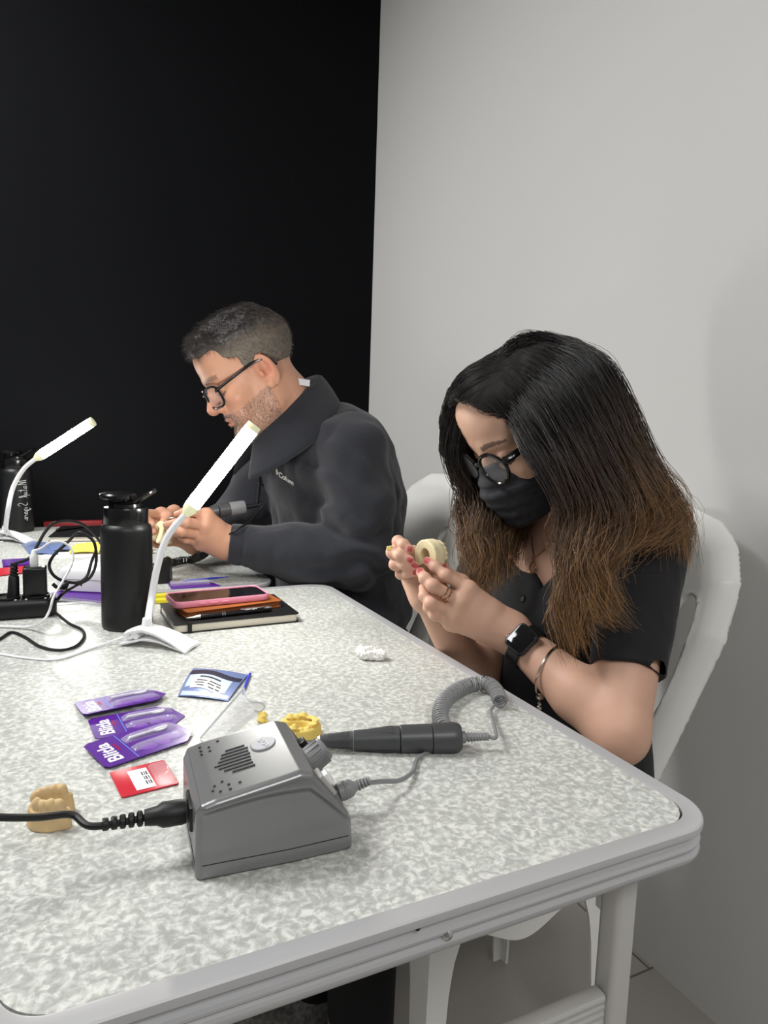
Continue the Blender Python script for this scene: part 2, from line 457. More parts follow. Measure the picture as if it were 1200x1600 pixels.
def control_unit():
    ang = math.atan2(.465 - .475, .215 - .095)
    t = thing('drill_control_unit', 'silver grey dental drill control box with round knob at the front of the near table', 'control unit', (.093, .477, T), ang)
    # side profile, x along the length, z up
    prof = [(0, -.012), (0, .050), (.004, .0575), (.014, .0605), (.078, .0725), (.088, .0700), (.118, .030), (.1215, .022), (.1225, -.012)]
    pr = np.array(prof); W = .103
    def poly(q):
        n = len(pr); d = np.full(len(q), 1e9); inside = np.zeros(len(q), bool)
        for i in range(n):
            a, b = pr[i], pr[(i + 1) % n]; e = b - a; w = q - a
            tt = np.clip((w @ e) / (e @ e), 0, 1); d = np.minimum(d, np.linalg.norm(w - tt[:, None] * e, axis=1))
            c = ((a[1] > q[:, 1]) != (b[1] > q[:, 1])) & (q[:, 0] < (b[0] - a[0]) * (q[:, 1] - a[1]) / (b[1] - a[1] + 1e-12) + a[0]); inside ^= c
        return np.where(inside, -d, d)
    def f(p):
        x, y, z = p[:, 0], p[:, 1], p[:, 2]
        crease = .0555 + .006 * np.sin(np.clip((x - .01) / .11, 0, 1) * np.pi) - .028 * np.clip((x - .085) / .035, 0, 1)
        s = np.clip((crease - z) / .007, 0, 1); s = s * s * (3 - 2 * s)
        half = W / 2 - .0032 * s * np.clip(z / .02, .35, 1) - .003 * np.clip((x - .07) / .05, 0, 1)
        d1 = poly(p[:, [0, 2]] - 0) + .0055; d2 = np.abs(y - W / 2) - half + .0055
        o = np.stack([np.maximum(d1, 0), np.maximum(d2, 0)], 1)
        d = np.linalg.norm(o, axis=1) + np.minimum(np.maximum(d1, d2), 0) - .0055
        d = np.maximum(d, -z + .0008)
        # sloping control panel recess on the front
        n = np.array([.80, .60]); q = (x - .101) * n[0] + (z - .0500) * n[1]; u = (x - .101) * n[1] - (z - .0500) * n[0]
        cut = np.maximum(np.maximum(np.abs(u) - .0185, np.abs(y - W / 2) - .040), -(q + .0022))
        return smax(d, -cut, .003)
    V, F = mesh_sdf(f, (-.006, -.006, -.004), (.128, W + .006, .08), .0014)
    sub('housing', raw_np(V, F), m_silver, t, angle=None)
    z0 = .0115
    o = .0006
    xs_ = np.linspace(.005, .1175, 24); hy_ = W / 2 - .0032 * .575 - .003 * np.clip((xs_ - .07) / .05, 0, 1) + .00025
    ol = [(-.0003, .009), (.0012, .0045)] + [(x_, W / 2 - h_) for x_, h_ in zip(xs_, hy_)] + [(.1222, .0105), (.1229, .013), (.1229, W - .013), (.1222, W - .0105)] + [(x_, W / 2 + h_) for x_, h_ in zip(xs_[::-1], hy_[::-1])] + [(.0012, W - .0045), (-.0003, W - .009)]
    g = G().prism(ol, z0 - .0003, z0 + .0003)
    sub('seam_line', g.me(), m_seam, t)
    def top(x):                      # height of the top face
        return np.interp(x, [.014, .078], [.0605, .0725])
    sl = math.atan2(.012, .064)
    TM = lambda x, y, dz=0: Matrix.Translation((x, y, top(x) + dz)) @ Matrix.Rotation(-sl, 4, 'Y')
    vs = G()
    for i in range(8):
        y = .034 + i * .0052; L = [.018, .023, .026, .029, .026, .023, .022, .016][i]; xc = .036 + [.004, .001, -.001, -.002, .0, .001, .002, .003][i]
        m = TM(xc, y); bm = bmesh.new(); bmesh.ops.create_cube(bm, size=1)
        for v in bm.verts: v.co = Vector((v.co.x * L, v.co.y * .0016, v.co.z * .0012))
        vs.bm(bm, m)
    sub('vent_slots', vs.me(), m_seam, t)
    for cl_ in ([(.013, .083), (.02, .086), (.013, .077), (.02, .079), (.013, .090), (.028, .092)], [(.014, .016), (.019, .012), (.016, .022), (.026, .018), (.026, .011), (.034, .016), (.022, .025)]):
      hs = G()
      for x, y in cl_: hs.lathe([(.0001, .0007), (.0011, .0006), (.0012, -.001)], 10, TM(x, y))
      sub('vent_holes', hs.me(), m_seam, t)
    bd = sub('badge', G().lathe([(.0105, -.001), (.0105, .0006), (.0098, .0011), (.0001, .0011)], 40, TM(.061, .063)).me(), mat('grey_badge', (150, 150, 158), .4), t)
    sub('badge_lettering', text_me('VIOA', .0068, TM(.061, .063, .0013) @ Matrix.Rotation(math.radians(-72), 4, 'Z'), .0002), mat('silver_lettering', (205, 206, 208), .4), bd, smooth=False)
    # control panel fittings, in the frame of the sloping face
    n = Vector((.80, 0, .60)); base = Vector((.101, 0, .0500)) - n * .0022
    FM = lambda u, y, w=0: frame_z(base + Vector((.60 * u, y, -.80 * u)) + n * w, n, (.60, 0, -.80))
    sub('panel_plate', G().prism(rrect(-.0175, -.039, .0175, .039, .003), 0, .0008, FM(0, W / 2)).me(), m_dgrey, t)
    kb = sub('speed_knob', G().lathe([(.0135, .0008), (.0135, .003), (.0115, .0035), (.0102, .018), (.0092, .0195), (.0001, .0195)], 30, FM(-.003, W / 2 + .004)).me(), m_greyp, t)
    rg = G()
    for k in range(14):
        a = 2 * math.pi * k / 14; rg.prism(rrect(.0098, -.0008, .0117, .0008, .0006, 2), .004, .0165, FM(-.003, W / 2 + .004) @ Matrix.Rotation(a, 4, 'Z'))
    sub('knob_ridges', rg.me(), m_greyp, kb)
    rk = sub('rocker_switch', G().box((-.010, -.008, .0005), (.012, .008, .0055), .0015, 2, FM(.004, W / 2 - .023)).me(), m_lgrey, t)
    sub('switch_paddle', G().box((-.004, -.0045, .005), (.008, .0045, .0095), .0015, 2, FM(.002, W / 2 - .022)).me(), m_whitep, rk)
    sub('toggle', G().box((-.005, -.005, .0005), (.005, .005, .0085), .0015, 2, FM(-.005, W / 2 + .029)).me(), m_dark, t)
    sub('output_socket', G().lathe([(.0075, -.004), (.0075, .0035), (.006, .004), (.0001, .004)], 24, frame_z((.119, W / 2 + .0, .021), (1, 0, .25))).me(), m_dgrey, t)
    sub('power_inlet', G().box((-.0035, -.015, -.010), (.003, .015, .010), .002, 2, Matrix.Translation((.001, W / 2 - .014, .036))).me(), m_dark, t)
    sub('side_screw', G().lathe([(.0001, .0006), (.0022, .0006), (.0025, -.001)], 12, frame_z((0, .028, .019), (-1, 0, 0))).me(), m_seam, t)
    return t, ang
unit, unit_ang = control_unit()
UM = Matrix.Translation((.093, .477, T)) @ Matrix.Rotation(unit_ang, 4, 'Z')
def U(x, y, z): return np.array(UM @ Vector((x, y, z)))

# power cord of the control unit
pc = thing('power_lead', 'black mains cord plugged into the back of the grey control box', 'cord', tuple(U(-.02, .0375, .036)))
a = U(-.0035, .0375, .036); dirx = U(-1, .0375, .036) - U(0, .0375, .036)
g = G().lathe([(.0088, 0), (.0095, .003), (.0095, .017), (.0072, .021), (.006, .030)], 16, frame_z(a, dirx, (0, 0, 1)))
sub('plug', g.me(), m_rub, pc, local=False)
g = G()
for k in range(5): g.lathe([(.0042, .031 + k * .006), (.0058 - k * .0003, .032 + k * .006), (.0058 - k * .0003, .0345 + k * .006), (.0042, .0355 + k * .006)], 14, frame_z(a, dirx, (0, 0, 1)))
sub('strain_relief', g.me(), m_rub, pc, local=False)
e = a + dirx * .030
pts = spline([e, e + dirx * .036, P(112, 1273, Y=.535), P(60, 1277, Y=.527), P(0, 1277, Y=.52), P(-60, 1272, Y=.52), P(-150, 1300, Y=.55)], 10)
sub('cable', G().tube(pts, .0027, 10).me(), m_rub, pc, local=False)

# handpiece with its coiled cord
hp = thing('drill_handpiece', 'dark grey dental drill handpiece with coiled grey cord lying on the near table', 'drill', tuple(P(610, 1160, Z=T + .012)))
h0 = P(500, 1158, Z=T + .010); h1 = P(720, 1152, Z=T + .0145); hx = (h1 - h0) / np.linalg.norm(h1 - h0); L = np.linalg.norm(h1 - h0)
HM = frame_z(h0, hx, (0, 0, 1))
k = L / .15
gr = G().lathe([(.0062, .0), (.0068, .006 * k), (.0092, .034 * k), (.0094, .035 * k)], 32, HM); gr2 = G().lathe([(.0098, .0355 * k), (.0132, .082 * k), (.0134, .0838 * k)], 32, HM)
sub('nose_cone', gr.me(), m_dgrey, hp, local=False)
rg = G()
for i in range(12): rg.lathe([(.0066 + i * .00018, (.0085 + i * .0019) * k), (.0074 + i * .00018, (.009 + i * .0019) * k), (.0074 + i * .00018, (.0098 + i * .0019) * k), (.0066 + i * .00018, (.0103 + i * .0019) * k)], 28, HM)
sub('grip_rings', rg.me(), m_dgrey, hp, local=False)
sub('chuck_tip', G().lathe([(.0012, -.016), (.0014, -.004), (.0045, -.003), (.0058, 0), (.0062, .003)], 20, HM).me(), m_steel, hp, local=False)
sub('grip', gr2.me(), m_dgrey, hp, local=False)
fl = G()
for i in range(6):
    aa = 2 * math.pi * (i + .4) / 6
    fl.add(*(lambda mm: ([mm @ Vector(q) for q in ((.0102, -.0012, .040 * k), (.0128, -.0042, .078 * k), (.0126, -.0005, .0815 * k), (.0128, .0036, .078 * k), (.0138, .0, .074 * k))], [(0, 1, 4), (1, 2, 4), (2, 3, 4), (3, 0, 4)]))(HM @ Matrix.Rotation(aa, 4, 'Z')))
sub('grip_flutes', fl.me(), m_dgrey, hp, local=False)
sub('motor_sleeve', G().lathe([(.0136, .0848 * k), (.0142, .0855 * k), (.0146, .118 * k), (.0140, .1185 * k)], 36, HM).me(), m_dgrey, hp, local=False)
sub('rear_cap', G().lathe([(.0140, .1187 * k), (.0153, .1195 * k), (.0156, .140 * k), (.0148, .147 * k), (.0125, .150 * k), (.0001, .1502 * k)], 36, HM).me(), m_dgrey, hp, local=False)
sr = G().lathe([(.0062, .150 * k), (.0062, .1545 * k), (.0042, .156 * k), (.0036, .180 * k)], 18, HM)
for i in range(7): sr.lathe([(.0040, (.157 + i * .0033) * k), (.0051 - i * .0002, (.1575 + i * .0033) * k), (.0051 - i * .0002, (.159 + i * .0033) * k), (.0040, (.1595 + i * .0033) * k)], 16, HM)
sub('strain_relief', sr.me(), m_gcord, hp, local=False)
c0 = h0 + hx * .180 * k
cp = spline([c0, c0 + hx * .008 + V3(0, 0, -.001), P(771, 1130, Z=T + .010), P(767, 1110, Z=T + .006), P(775, 1100, Z=T + .006)], 8)
cw = G().tube(cp, .0021, 8)
# coil
path = spline([P(782, 1096, Z=T + .012), P(774, 1078, Z=T + .0125), P(760, 1068, Z=T + .0115), P(740, 1069, Z=T + .0105), P(718, 1077, Z=T + .0105), P(697, 1093, Z=T + .0105), P(688, 1112, Z=T + .0105), P(690, 1130, Z=T + .0105), P(699, 1142, Z=T + .0105)], 30)
seg = np.r_[0, np.cumsum(np.linalg.norm(np.diff(path, axis=0), axis=1))]
turns = 40; n = turns * 14; s = np.linspace(0, seg[-1], n); pth = np.stack([np.interp(s, seg, path[:, i]) for i in range(3)], 1)
tg = np.gradient(pth, axis=0); tg /= np.linalg.norm(tg, axis=1)[:, None]; up = V3(0, 0, 1); sd = np.cross(tg, up); sd /= np.linalg.norm(sd, axis=1)[:, None]; u2 = np.cross(sd, tg)
ph = np.linspace(0, 2 * np.pi * turns, n) + .35 * np.sin(s * 400)
coil = pth + .0083 * (np.cos(ph)[:, None] * sd + np.sin(ph)[:, None] * u2)
cw.tube(coil, .00158, 7)
tail = spline([coil[-1], P(702, 1150, Z=T + .006), P(690, 1165, Z=T + .0022), P(655, 1183, Z=T + .0022), P(645, 1205, Z=T + .004), P(625, 1219, Z=T + .010), P(596, 1221, Z=T + .017), U(.150, .0515, .0262)], 8)
cw.tube(tail, .0022, 8)
sub('coiled_cord', cw.me(), m_gcord, hp, local=False)
pm = frame_z(U(.1225, .0515, .0215), U(1, 0, .22) - U(0, 0, 0), (0, 0, 1))
pg = G().lathe([(.0055, 0), (.0078, .0015), (.0082, .006), (.0078, .0065), (.0082, .007), (.0078, .0085), (.0080, .009), (.0072, .0135), (.0046, .0165), (.0040, .019)], 22, pm)
for i in range(4): pg.lathe([(.0036, .019 + i * .003), (.0048 - i * .0003, .0195 + i * .003), (.0048 - i * .0003, .021 + i * .003), (.0034, .0215 + i * .003)], 14, pm)
sub('cord_plug', pg.me(), m_gcord, hp, local=False)

# ------------------------------------------------------------ dental casts
m_stone = mat('beige_dental_stone', (206, 178, 132), .75, var=(90, .06), bump=(300, .1, .0004))
m_cream = mat('cream_dental_stone', (240, 226, 184), .7, var=(90, .04), bump=(300, .08, .0004))
m_yel = mat('yellow_dental_stone', (232, 204, 110), .7, var=(90, .05), bump=(300, .08, .0004))
def cast_mesh(h=.020, rw=.022, rl=.034, wall=.0095, teeth=10, seed=1, res=.0011, base_flat=True, th=1.0):
    """horseshoe cast: open towards -y, teeth up (+z)"""
    rr = np.random.default_rng(seed)
    aa = np.linspace(-.02, np.pi + .02, 40)
    arch = np.stack([rw * np.cos(aa), rl * np.sin(aa) ** .9 * np.sign(np.sin(aa) + 1e-9) if False else rl * np.clip(np.sin(aa), 0, 1) ** .85], 1)
    arch = np.r_[[[rw, -.006]], arch, [[-rw, -.006]]]
    sl = np.r_[0, np.cumsum(np.linalg.norm(np.diff(arch, axis=0), axis=1))]
    tp = [np.array([np.interp(s_, sl, arch[:, 0]), np.interp(s_, sl, arch[:, 1])]) for s_ in np.linspace(.004, sl[-1] - .004, teeth)]
    prims = []
    for i, p_ in enumerate(tp):
        c = abs(i - (teeth - 1) / 2) / (teeth / 2); r = .0036 + .0016 * c
        r = sl[-1] / teeth * (.52 + .16 * c); hh = (h + .002 + .002 * rr.random() + (1 - c) * .0015) if rr.random() > .08 else h - .001
        prims.append(ellip((p_[0], p_[1], hh), (r * (1 + .1 * rr.random()), r * (.9 + .3 * rr.random()), .0058 * th)))
        if c > .45:
            prims.append(ellip((p_[0] * 1.08, p_[1], hh + .003 * th), (r * .45, r * .55, .003))); prims.append(ellip((p_[0] * .9, p_[1] + .001, hh + .0025 * th), (r * .45, r * .55, .003)))
    def f(p):
        q = p[:, :2]; d = np.full(len(p), 1e9)
        for i in range(len(arch) - 1):
            a, b = arch[i], arch[i + 1]; e = b - a; w = q - a; t_ = np.clip(w @ e / (e @ e + 1e-12), 0, 1)
            d = np.minimum(d, np.linalg.norm(w - t_[:, None] * e, axis=1))
        wz = wall * (1.12 - .25 * np.clip(p[:, 2] / h, 0, 1.3)) + .0006 * vnoise(p, 160, seed)
        dd = smax(d - wz, np.abs(p[:, 2] - h / 2) - h / 2, .002)
        for pr_ in prims: dd = smin(dd, pr_(p), .0022)
        return dd
    m = max(rw, rl) + wall + .006
    return mesh_sdf(f, (-rw - wall - .006, -.006 - wall - .006, -.003), (rw + wall + .006, rl + wall + .006, h + .014), res)
def cast(name, label, m, origin, Mrot, **kw):
    V, F = cast_mesh(**kw)
    o = link(name, raw_np(V, F), m); o.matrix_world = Matrix.Translation(Vector(origin)) @ Mrot
    return tag(o, label, 'dental cast')
RZ = lambda d: Matrix.Rotation(math.radians(d), 4, 'Z'); RX = lambda d: Matrix.Rotation(math.radians(d), 4, 'X'); RY = lambda d: Matrix.Rotation(math.radians(d), 4, 'Y')
cast('dental_cast', 'beige plaster dental cast behind the black mains cord at the left table edge', m_stone, P(92, 1284, Z=T) + V3(.0, .002, 0), RZ(84), h=.0165, rw=.0125, rl=.0185, wall=.0048, seed=3, res=.0009)
cast('dental_cast', 'yellow plaster dental cast just behind the control box beside the drill tip', m_yel, P(458, 1152, Z=T), RZ(-100), h=.014, rw=.015, rl=.024, wall=.0066, seed=5, th=.16)

# crumpled tissue
def crumple(origin, r, seed):
    c = origin
    lump = [ellip(V3(0, 0, r * .55), (r * .75, r * .55, r * .5)), ellip(V3(r * .75, -r * .45, r * .45), (r * .62, r * .5, r * .45)), ellip(V3(-.45 * r, r * .5, r * .6), (.42 * r, .42 * r, .52 * r)), ellip(V3(r * 1.0, -r * .1, r * .3), (r * .3, r * .35, r * .3))]
    def f(p):
        d = lump[0](p)
        for l in lump[1:]: d = smin(d, l(p), .006)
        nn = np.abs(vnoise(p, 190, seed)) * .5 + np.abs(vnoise(p, 380, seed + 1)) * .28
        return np.maximum(d - .003 + nn * .0105, -p[:, 2] + .0004)
    V, F = mesh_sdf(f, (-r * 1.6, -r * 1.6, -.003), (r * 2, r * 1.6, r * 1.9), .0011)
    o = link('crumpled_tissue', raw_np(V, F), mat('white_tissue', (244, 243, 240), .85, sub=.0)); o.location = c
    tag(o, 'crumpled white tissue lying alone on the near table', 'tissue')
crumple(P(576, 1030, Z=T), .0165, 4)

# ------------------------------------------------------------ clip lamps
m_glow = mat('lit_lamp_tube', (255, 253, 246), .4, emit=LAMP_STRENGTH)
m_capg = mat('frosted_lamp_end', (236, 236, 196), .35, emit=.25)
m_lampw = mat('lamp_white_plastic', (240, 241, 243), .3, coat=.3)
def clip_lamp(label, origin, d, neck, tube_a, tube_b, cable):
    d = np.array(d, float); d /= np.linalg.norm(d); w = V3(-d[1], d[0], 0)
    t = thing('clip_lamp', label, 'lamp', tuple(origin), 0, 'white clip lamps')
    o = np.array(origin)
    def loft(prof, th):      # prof: (s, half width, z at centre line, crown drop)
        top, bot = [], []
        for s, hw, z, cr in prof:
            top.append([o + d * s + w * (hw * v) + V3(0, 0, z - cr * v * v) for v in np.linspace(-1, 1, 9)])
            bot.append([o + d * s + w * (hw * .93 * v) + V3(0, 0, z - th - cr * v * v) for v in np.linspace(-1, 1, 9)])
        rows = [a + b[::-1] + [a[0]] for a, b in zip(top, bot)]
        g = G().grid(rows)
        for rr_ in (rows[0], rows[-1]): g.add(rr_[:-1], [tuple(range(18))])
        return g
    ss = np.linspace(0, 1, 14)
    zz = np.interp(ss, [0, .12, .3, .5, .75, .92, 1], [.020, .0265, .031, .028, .019, .0095, .0062]); hw = np.interp(ss, [0, .15, .3, .6, 1], [.013, .0155, .016, .019, .0235])
    bs = sub('clip_body', loft([(-.038 + .105 * s, h_, z, .0035) for s, h_, z in zip(ss, hw, zz)], .004).me(), m_lampw, t, local=False, angle=50)
    zj = np.interp(ss, [0, .12, .35, .6, .8, 1], [.0048, .0075, .0145, .0125, .0075, .0032]); hj = np.interp(ss, [0, .2, .5, 1], [.021, .0165, .015, .021])
    sub('clip_jaw', loft([(-.040 + .104 * s, h_, z, .0005) for s, h_, z in zip(ss, hj, zj)], .0026).me(), m_lampw, t, local=False, angle=50)
    sub('hinge', G().tube([o + d * -.018 + w * -.012 + V3(0, 0, .0155), o + d * -.018 + w * .012 + V3(0, 0, .0155)], .0048, 14).me(), m_lampw, t, local=False)
    n0 = o + d * -.006 + V3(0, 0, .0265)
    col = G().lathe([(.0098, -.001), (.0075, .007), (.0066, .014), (.0062, .0145)], 20, frame_z(n0, V3(0, 0, 1)))
    sub('collar', col.me(), m_lampw, t, local=False)
    pts = spline([n0] + list(neck) + [tube_a], 10)
    sub('gooseneck', G().tube(pts, np.linspace(.0060, .0052, len(pts)), 14).me(), m_lampw, t, local=False)
    a, b = np.array(tube_a), np.array(tube_b); ax = (b - a) / np.linalg.norm(b - a); L = np.linalg.norm(b - a)
    FM_ = frame_z(a, ax)
    r = .0118
    h_ = sub('lamp_holder', G().lathe([(.0056, -.006), (.0075, -.003), (r * .93, .004), (r, .009), (r, .013)], 26, FM_).me(), m_capg, t, local=False)
    sub('lamp_tube', G().lathe([(r * .985, .013), (r * .985, L - .009)], 26, FM_, cap=False).me(), m_glow, t, local=False)
    sub('end_cap', G().lathe([(r, L - .009), (r * 1.02, L - .004), (r * .96, L), (.0001, L + .0004)], 26, FM_).me(), m_capg, t, local=False)
    sub('cable', G().tube(spline(cable, 10), .0016, 8).me(), m_lampw, t, local=False)
    return t
lo = V3(*P(236, 1000, Z=T + .008)); lo[2] = T
ld = P(292, 1027, Z=T)[:2] - P(199, 996, Z=T + .02)[:2]
Dl = 1.085
clip_lamp('lit white clip lamp standing on the near table beside the black notebook', lo, (ld[0], ld[1], 0), [P(236, 940, D=1.085), P(246, 885, D=Dl), P(262, 838, D=Dl)], P(293, 800, D=Dl), P(398, 664, D=Dl),
          [P(203, 992, Z=T + .014), P(180, 1000, Z=T + .006), P(140, 1014, Z=T + .0018), P(90, 1030, Z=T + .0018), P(40, 1028, Z=T + .0018), P(0, 1022, Z=T + .0018), P(-60, 1015, Z=T + .0018)])
lo2 = V3(*P(12, 846, Z=T)); D2 = 1.70
clip_lamp('lit white clip lamp on the far table in front of the lettered bottle', lo2, (.82, -.57, 0), [P(12, 800, D=D2), P(20, 763, D=D2), P(37, 733, D=D2)], P(58, 715, D=D2), P(146, 658, D=D2),
          [P(4, 846, Z=T + .014), P(-20, 850, Z=T + .002), P(-60, 850, Z=T + .002)])

# ------------------------------------------------------------ black drinking bottles
m_bottle = mat('matt_black_powder_coat', (17, 18, 19), .42, bump=(700, .04, .0002))
m_lid = mat('gloss_black_plastic', (13, 13, 15), .22)
def bottle(label, c, k=1.0, ang=0.0, script=False):
    t = thing('drinking_bottle', label, 'bottle', tuple(c), ang, 'matt black drinking bottles')
    r = .0392 * k
    sub('body', G().lathe([(r * .93, 0), (r * .985, .0025), (r, .007), (r, .150 * k), (r * .99, .158 * k), (r * .94, .164 * k), (r * .86, .1665 * k), (r * .84, .168 * k)], 48).me(), m_bottle, t)
    lid = sub('lid', G().lathe([(r * .83, .166 * k), (r * .86, .168 * k), (r * .86, .190 * k), (r * .83, .193 * k), (r * .60, .1945 * k), (r * .58, .199 * k), (.0001, .2)], 44).me(), m_lid, t)
    sub('spout', G().lathe([(r * .40, .193 * k), (r * .40, .206 * k), (r * .44, .207 * k)], 26, Matrix.Translation((-.012 * k, 0, 0))).me(), m_lid, lid)
    sub('spout_cap', G().lathe([(r * .62, .2065 * k), (r * .70, .2075 * k), (r * .71, .2125 * k), (r * .64, .2150 * k), (.0001, .2155 * k)], 32, Matrix.Translation((-.012 * k, 0, 0))).me(), m_lid, lid)
    lp = []
    w = .0125 * k
    for q in spline([(-.020, -w, .2000), (.010, -w, .2005), (.024, -w, .2080), (.037, -w, .2165), (.0435, 0, .2200), (.037, w, .2165), (.024, w, .2080), (.010, w, .2005), (-.020, w, .2000)], 6): lp.append(q * np.array([k, 1, k]))
    sub('carry_loop', G().tube(lp, .0046 * k, 10, flat=.75).me(), m_lid, lid)
    if script:
        def strokes(S):
            g = G()
            for st in S:
                pp = spline([(x, y, 0) for x, y in st], 6) if len(st) > 2 else np.array([(x, y, 0) for x, y in st], float)
                out = []
                for x, y, _ in pp:       # x runs down the bottle, y across it
                    a_ = script - (y - .5) * .016 / r; out.append(((r + .0003) * math.cos(a_), (r + .0003) * math.sin(a_), .148 - x * .0142))
                g.tube(out, .0006, 5)
            return g
        S = [[(0, .1), (.1, .9), (.25, 1.5), (.35, .9), (.4, .1), (.6, .9), (.8, 1.5), (.85, .8), (.9, .05)],
             [(1.5, .55), (1.25, .6), (1.15, .2), (1.4, .05), (1.55, .5), (1.6, .05), (1.75, .1)], [(2.0, 1.5), (1.95, .6), (2.0, .05), (2.2, .1)], [(1.8, 1.0), (2.3, 1.1)],
             [(2.4, .55), (2.4, .1), (2.6, .05), (2.75, .55), (2.75, .05), (2.9, .1)], [(3.0, -.6), (3.05, .6), (3.3, 1.4), (3.35, 1.0), (3.1, .3), (3.3, .5), (3.2, .25), (3.5, 0)],
             [(5.1, 1.3), (4.8, 1.6), (4.5, 1.2), (4.75, .75), (5.0, .4), (4.8, 0), (4.4, .1)], [(5.4, .5), (5.4, .05), (5.55, .05)], [(5.45, .95), (5.47, .98)],
             [(6.0, .5), (5.75, .6), (5.7, .15), (5.95, .1), (6.0, .5), (6.0, -.5), (5.8, -.8), (5.7, -.5), (6.2, .05)],
             [(6.6, .5), (6.35, .55), (6.3, .1), (6.5, .05), (6.62, .5), (6.65, .05), (6.8, .1)], [(6.95, .5), (6.95, .05)], [(6.95, .35), (7.1, .55), (7.25, .45)],
             [(7.7, .5), (7.45, .55), (7.4, .1), (7.6, .05), (7.72, .5), (7.75, .05), (8.1, .2)]]
        sub('script_lettering', strokes(S).me(), mat('white_print', (225, 225, 225), .5), t, smooth=False)
    return t
bc = P(183, 985, Z=T) ; bc = V3(bc[0] + .018, bc[1] + .022, T)
bottle('plain matt black drinking bottle standing on the near table by the power strip', bc, 1.0, math.radians(-24))
bf = P(28, 831, Z=T); bottle('black drinking bottle with white handwritten script standing behind the far lamp', V3(bf[0], min(bf[1] + .02, YW - .05), T), 1.07, 0, script=math.radians(-62))

# ------------------------------------------------------------ notebook stack
m_blkleather = mat('black_leatherette', (17, 17, 19), .5, bump=(900, .12, .0003))
m_pages = mat('cream_paper', (232, 226, 210), .8)
m_brown = mat('tan_brown_leather', (152, 86, 40), .5, bump=(500, .12, .0004))
def place(o, a, b, z):
    """put a thing whose local +x runs from a to b on height z"""
    a = np.array(a); b = np.array(b); o.location = (a[0], a[1], z); o.rotation_euler = (0, 0, math.atan2(b[1] - a[1], b[0] - a[0])); return float(np.hypot(*(b - a)[:2]))
def book(name, label, a, b, z, w, th, mcover, pages=True, loop=False, cat='notebook'):
    t = thing(name, label, cat); L = place(t, a, b, z)
    cv = .0018
    sub('back_cover', G().prism(rrect(0, 0, L, w, .006), 0, cv, bev=.0006).me(), mcover, t)
    sub('front_cover', G().prism(rrect(0, 0, L, w, .006), th - cv, th, bev=.0006).me(), mcover, t)
    sub('pages', G().prism(rrect(.003, .003, L - .003, w - .001, .005), cv - .0001, th - cv + .0001).me(), m_pages if pages else mcover, t)
    sp = G().prism([(0, 0), (th, 0), (th, .0016), (0, .0016)], .002, L - .002, Matrix(((0, 0, 1, 0), (0, 1, 0, w - .0016), (1, 0, 0, 0), (0, 0, 0, 1))))
    sub('spine', sp.me(), mcover, t)
    if loop:
        g = G().lathe([(.0052, 0), (.0055, .001), (.0055, .027), (.0052, .028)], 18, frame_z((L * .49, -.004, .0060), (1, 0, 0))); sub('pen_loop', g.me(), m_blkleather, t)
        e = G().tube([(.024, -.0006, .001), (.024, -.0012, th / 2), (.024, -.0004, th + .0004), (.024, w * .5, th + .0006), (.024, w, th + .0004)], .0011, 8, flat=3.0); sub('elastic_band', e.me(), m_blkleather, t)
    return t
nA, nB = P(272, 992, Z=T), P(468, 972, Z=T)
book('notebook', 'black hardback notebook with a pen loop lying flat on the near table', nA, nB, T, .142, .0155, m_blkleather, loop=True)
z1 = T + .0158
wA, wB = P(292, 968, Z=z1), P(441, 948, Z=z1)
book('leather_wallet', 'tan leather pocket book between the pink phone and the black notebook', wA, wB, z1, .085, .0115, m_brown, pages=False, cat='pocket book')
def ballpen(label, a, b, z, r=.0042):
    t = thing('ballpoint_pen', label, 'pen'); L = place(t, a, b, z + r)
    RYM = Matrix.Rotation(math.pi / 2, 4, 'Y')
    sub('tip', G().lathe([(.0008, 0), (.0022, .006), (.0038, .018), (.0042, .022)], 18, RYM).me(), m_steel, t)
    sub('barrel', G().lathe([(r, .022), (r * 1.06, L * .5), (r, L - .004), (.003, L)], 20, RYM).me(), m_lid, t)
    rg_ = G()
    for k_ in (.40, .425): rg_.lathe([(r * 1.05, L * k_), (r * 1.14, L * k_ + .0004), (r * 1.14, L * k_ + .0016), (r * 1.05, L * k_ + .002)], 20, RYM)
    sub('trim_rings', rg_.me(), m_steel, t)
    sub('clip', G().box((L * .62, -.0016, r * .9), (L - .006, .0016, r * 1.45), .0004).box((L - .012, -.0035, r * .2), (L - .001, .0035, r * 1.5), .001).me(), m_steel, t)
    sub('engraving', text_me('Matuk Sigara', .0042, Matrix.Translation((L * .74, -r * .45, r * 1.0)) @ Matrix.Rotation(math.radians(35), 4, 'X'), .0001, shear=.35), mat('white_print', (225, 225, 225), .5), t, smooth=False)
    return t
ballpen('black and silver ballpoint pen lying on the black notebook in front of the pink phone', P(291, 970, Z=z1), P(424, 955, Z=z1), z1)
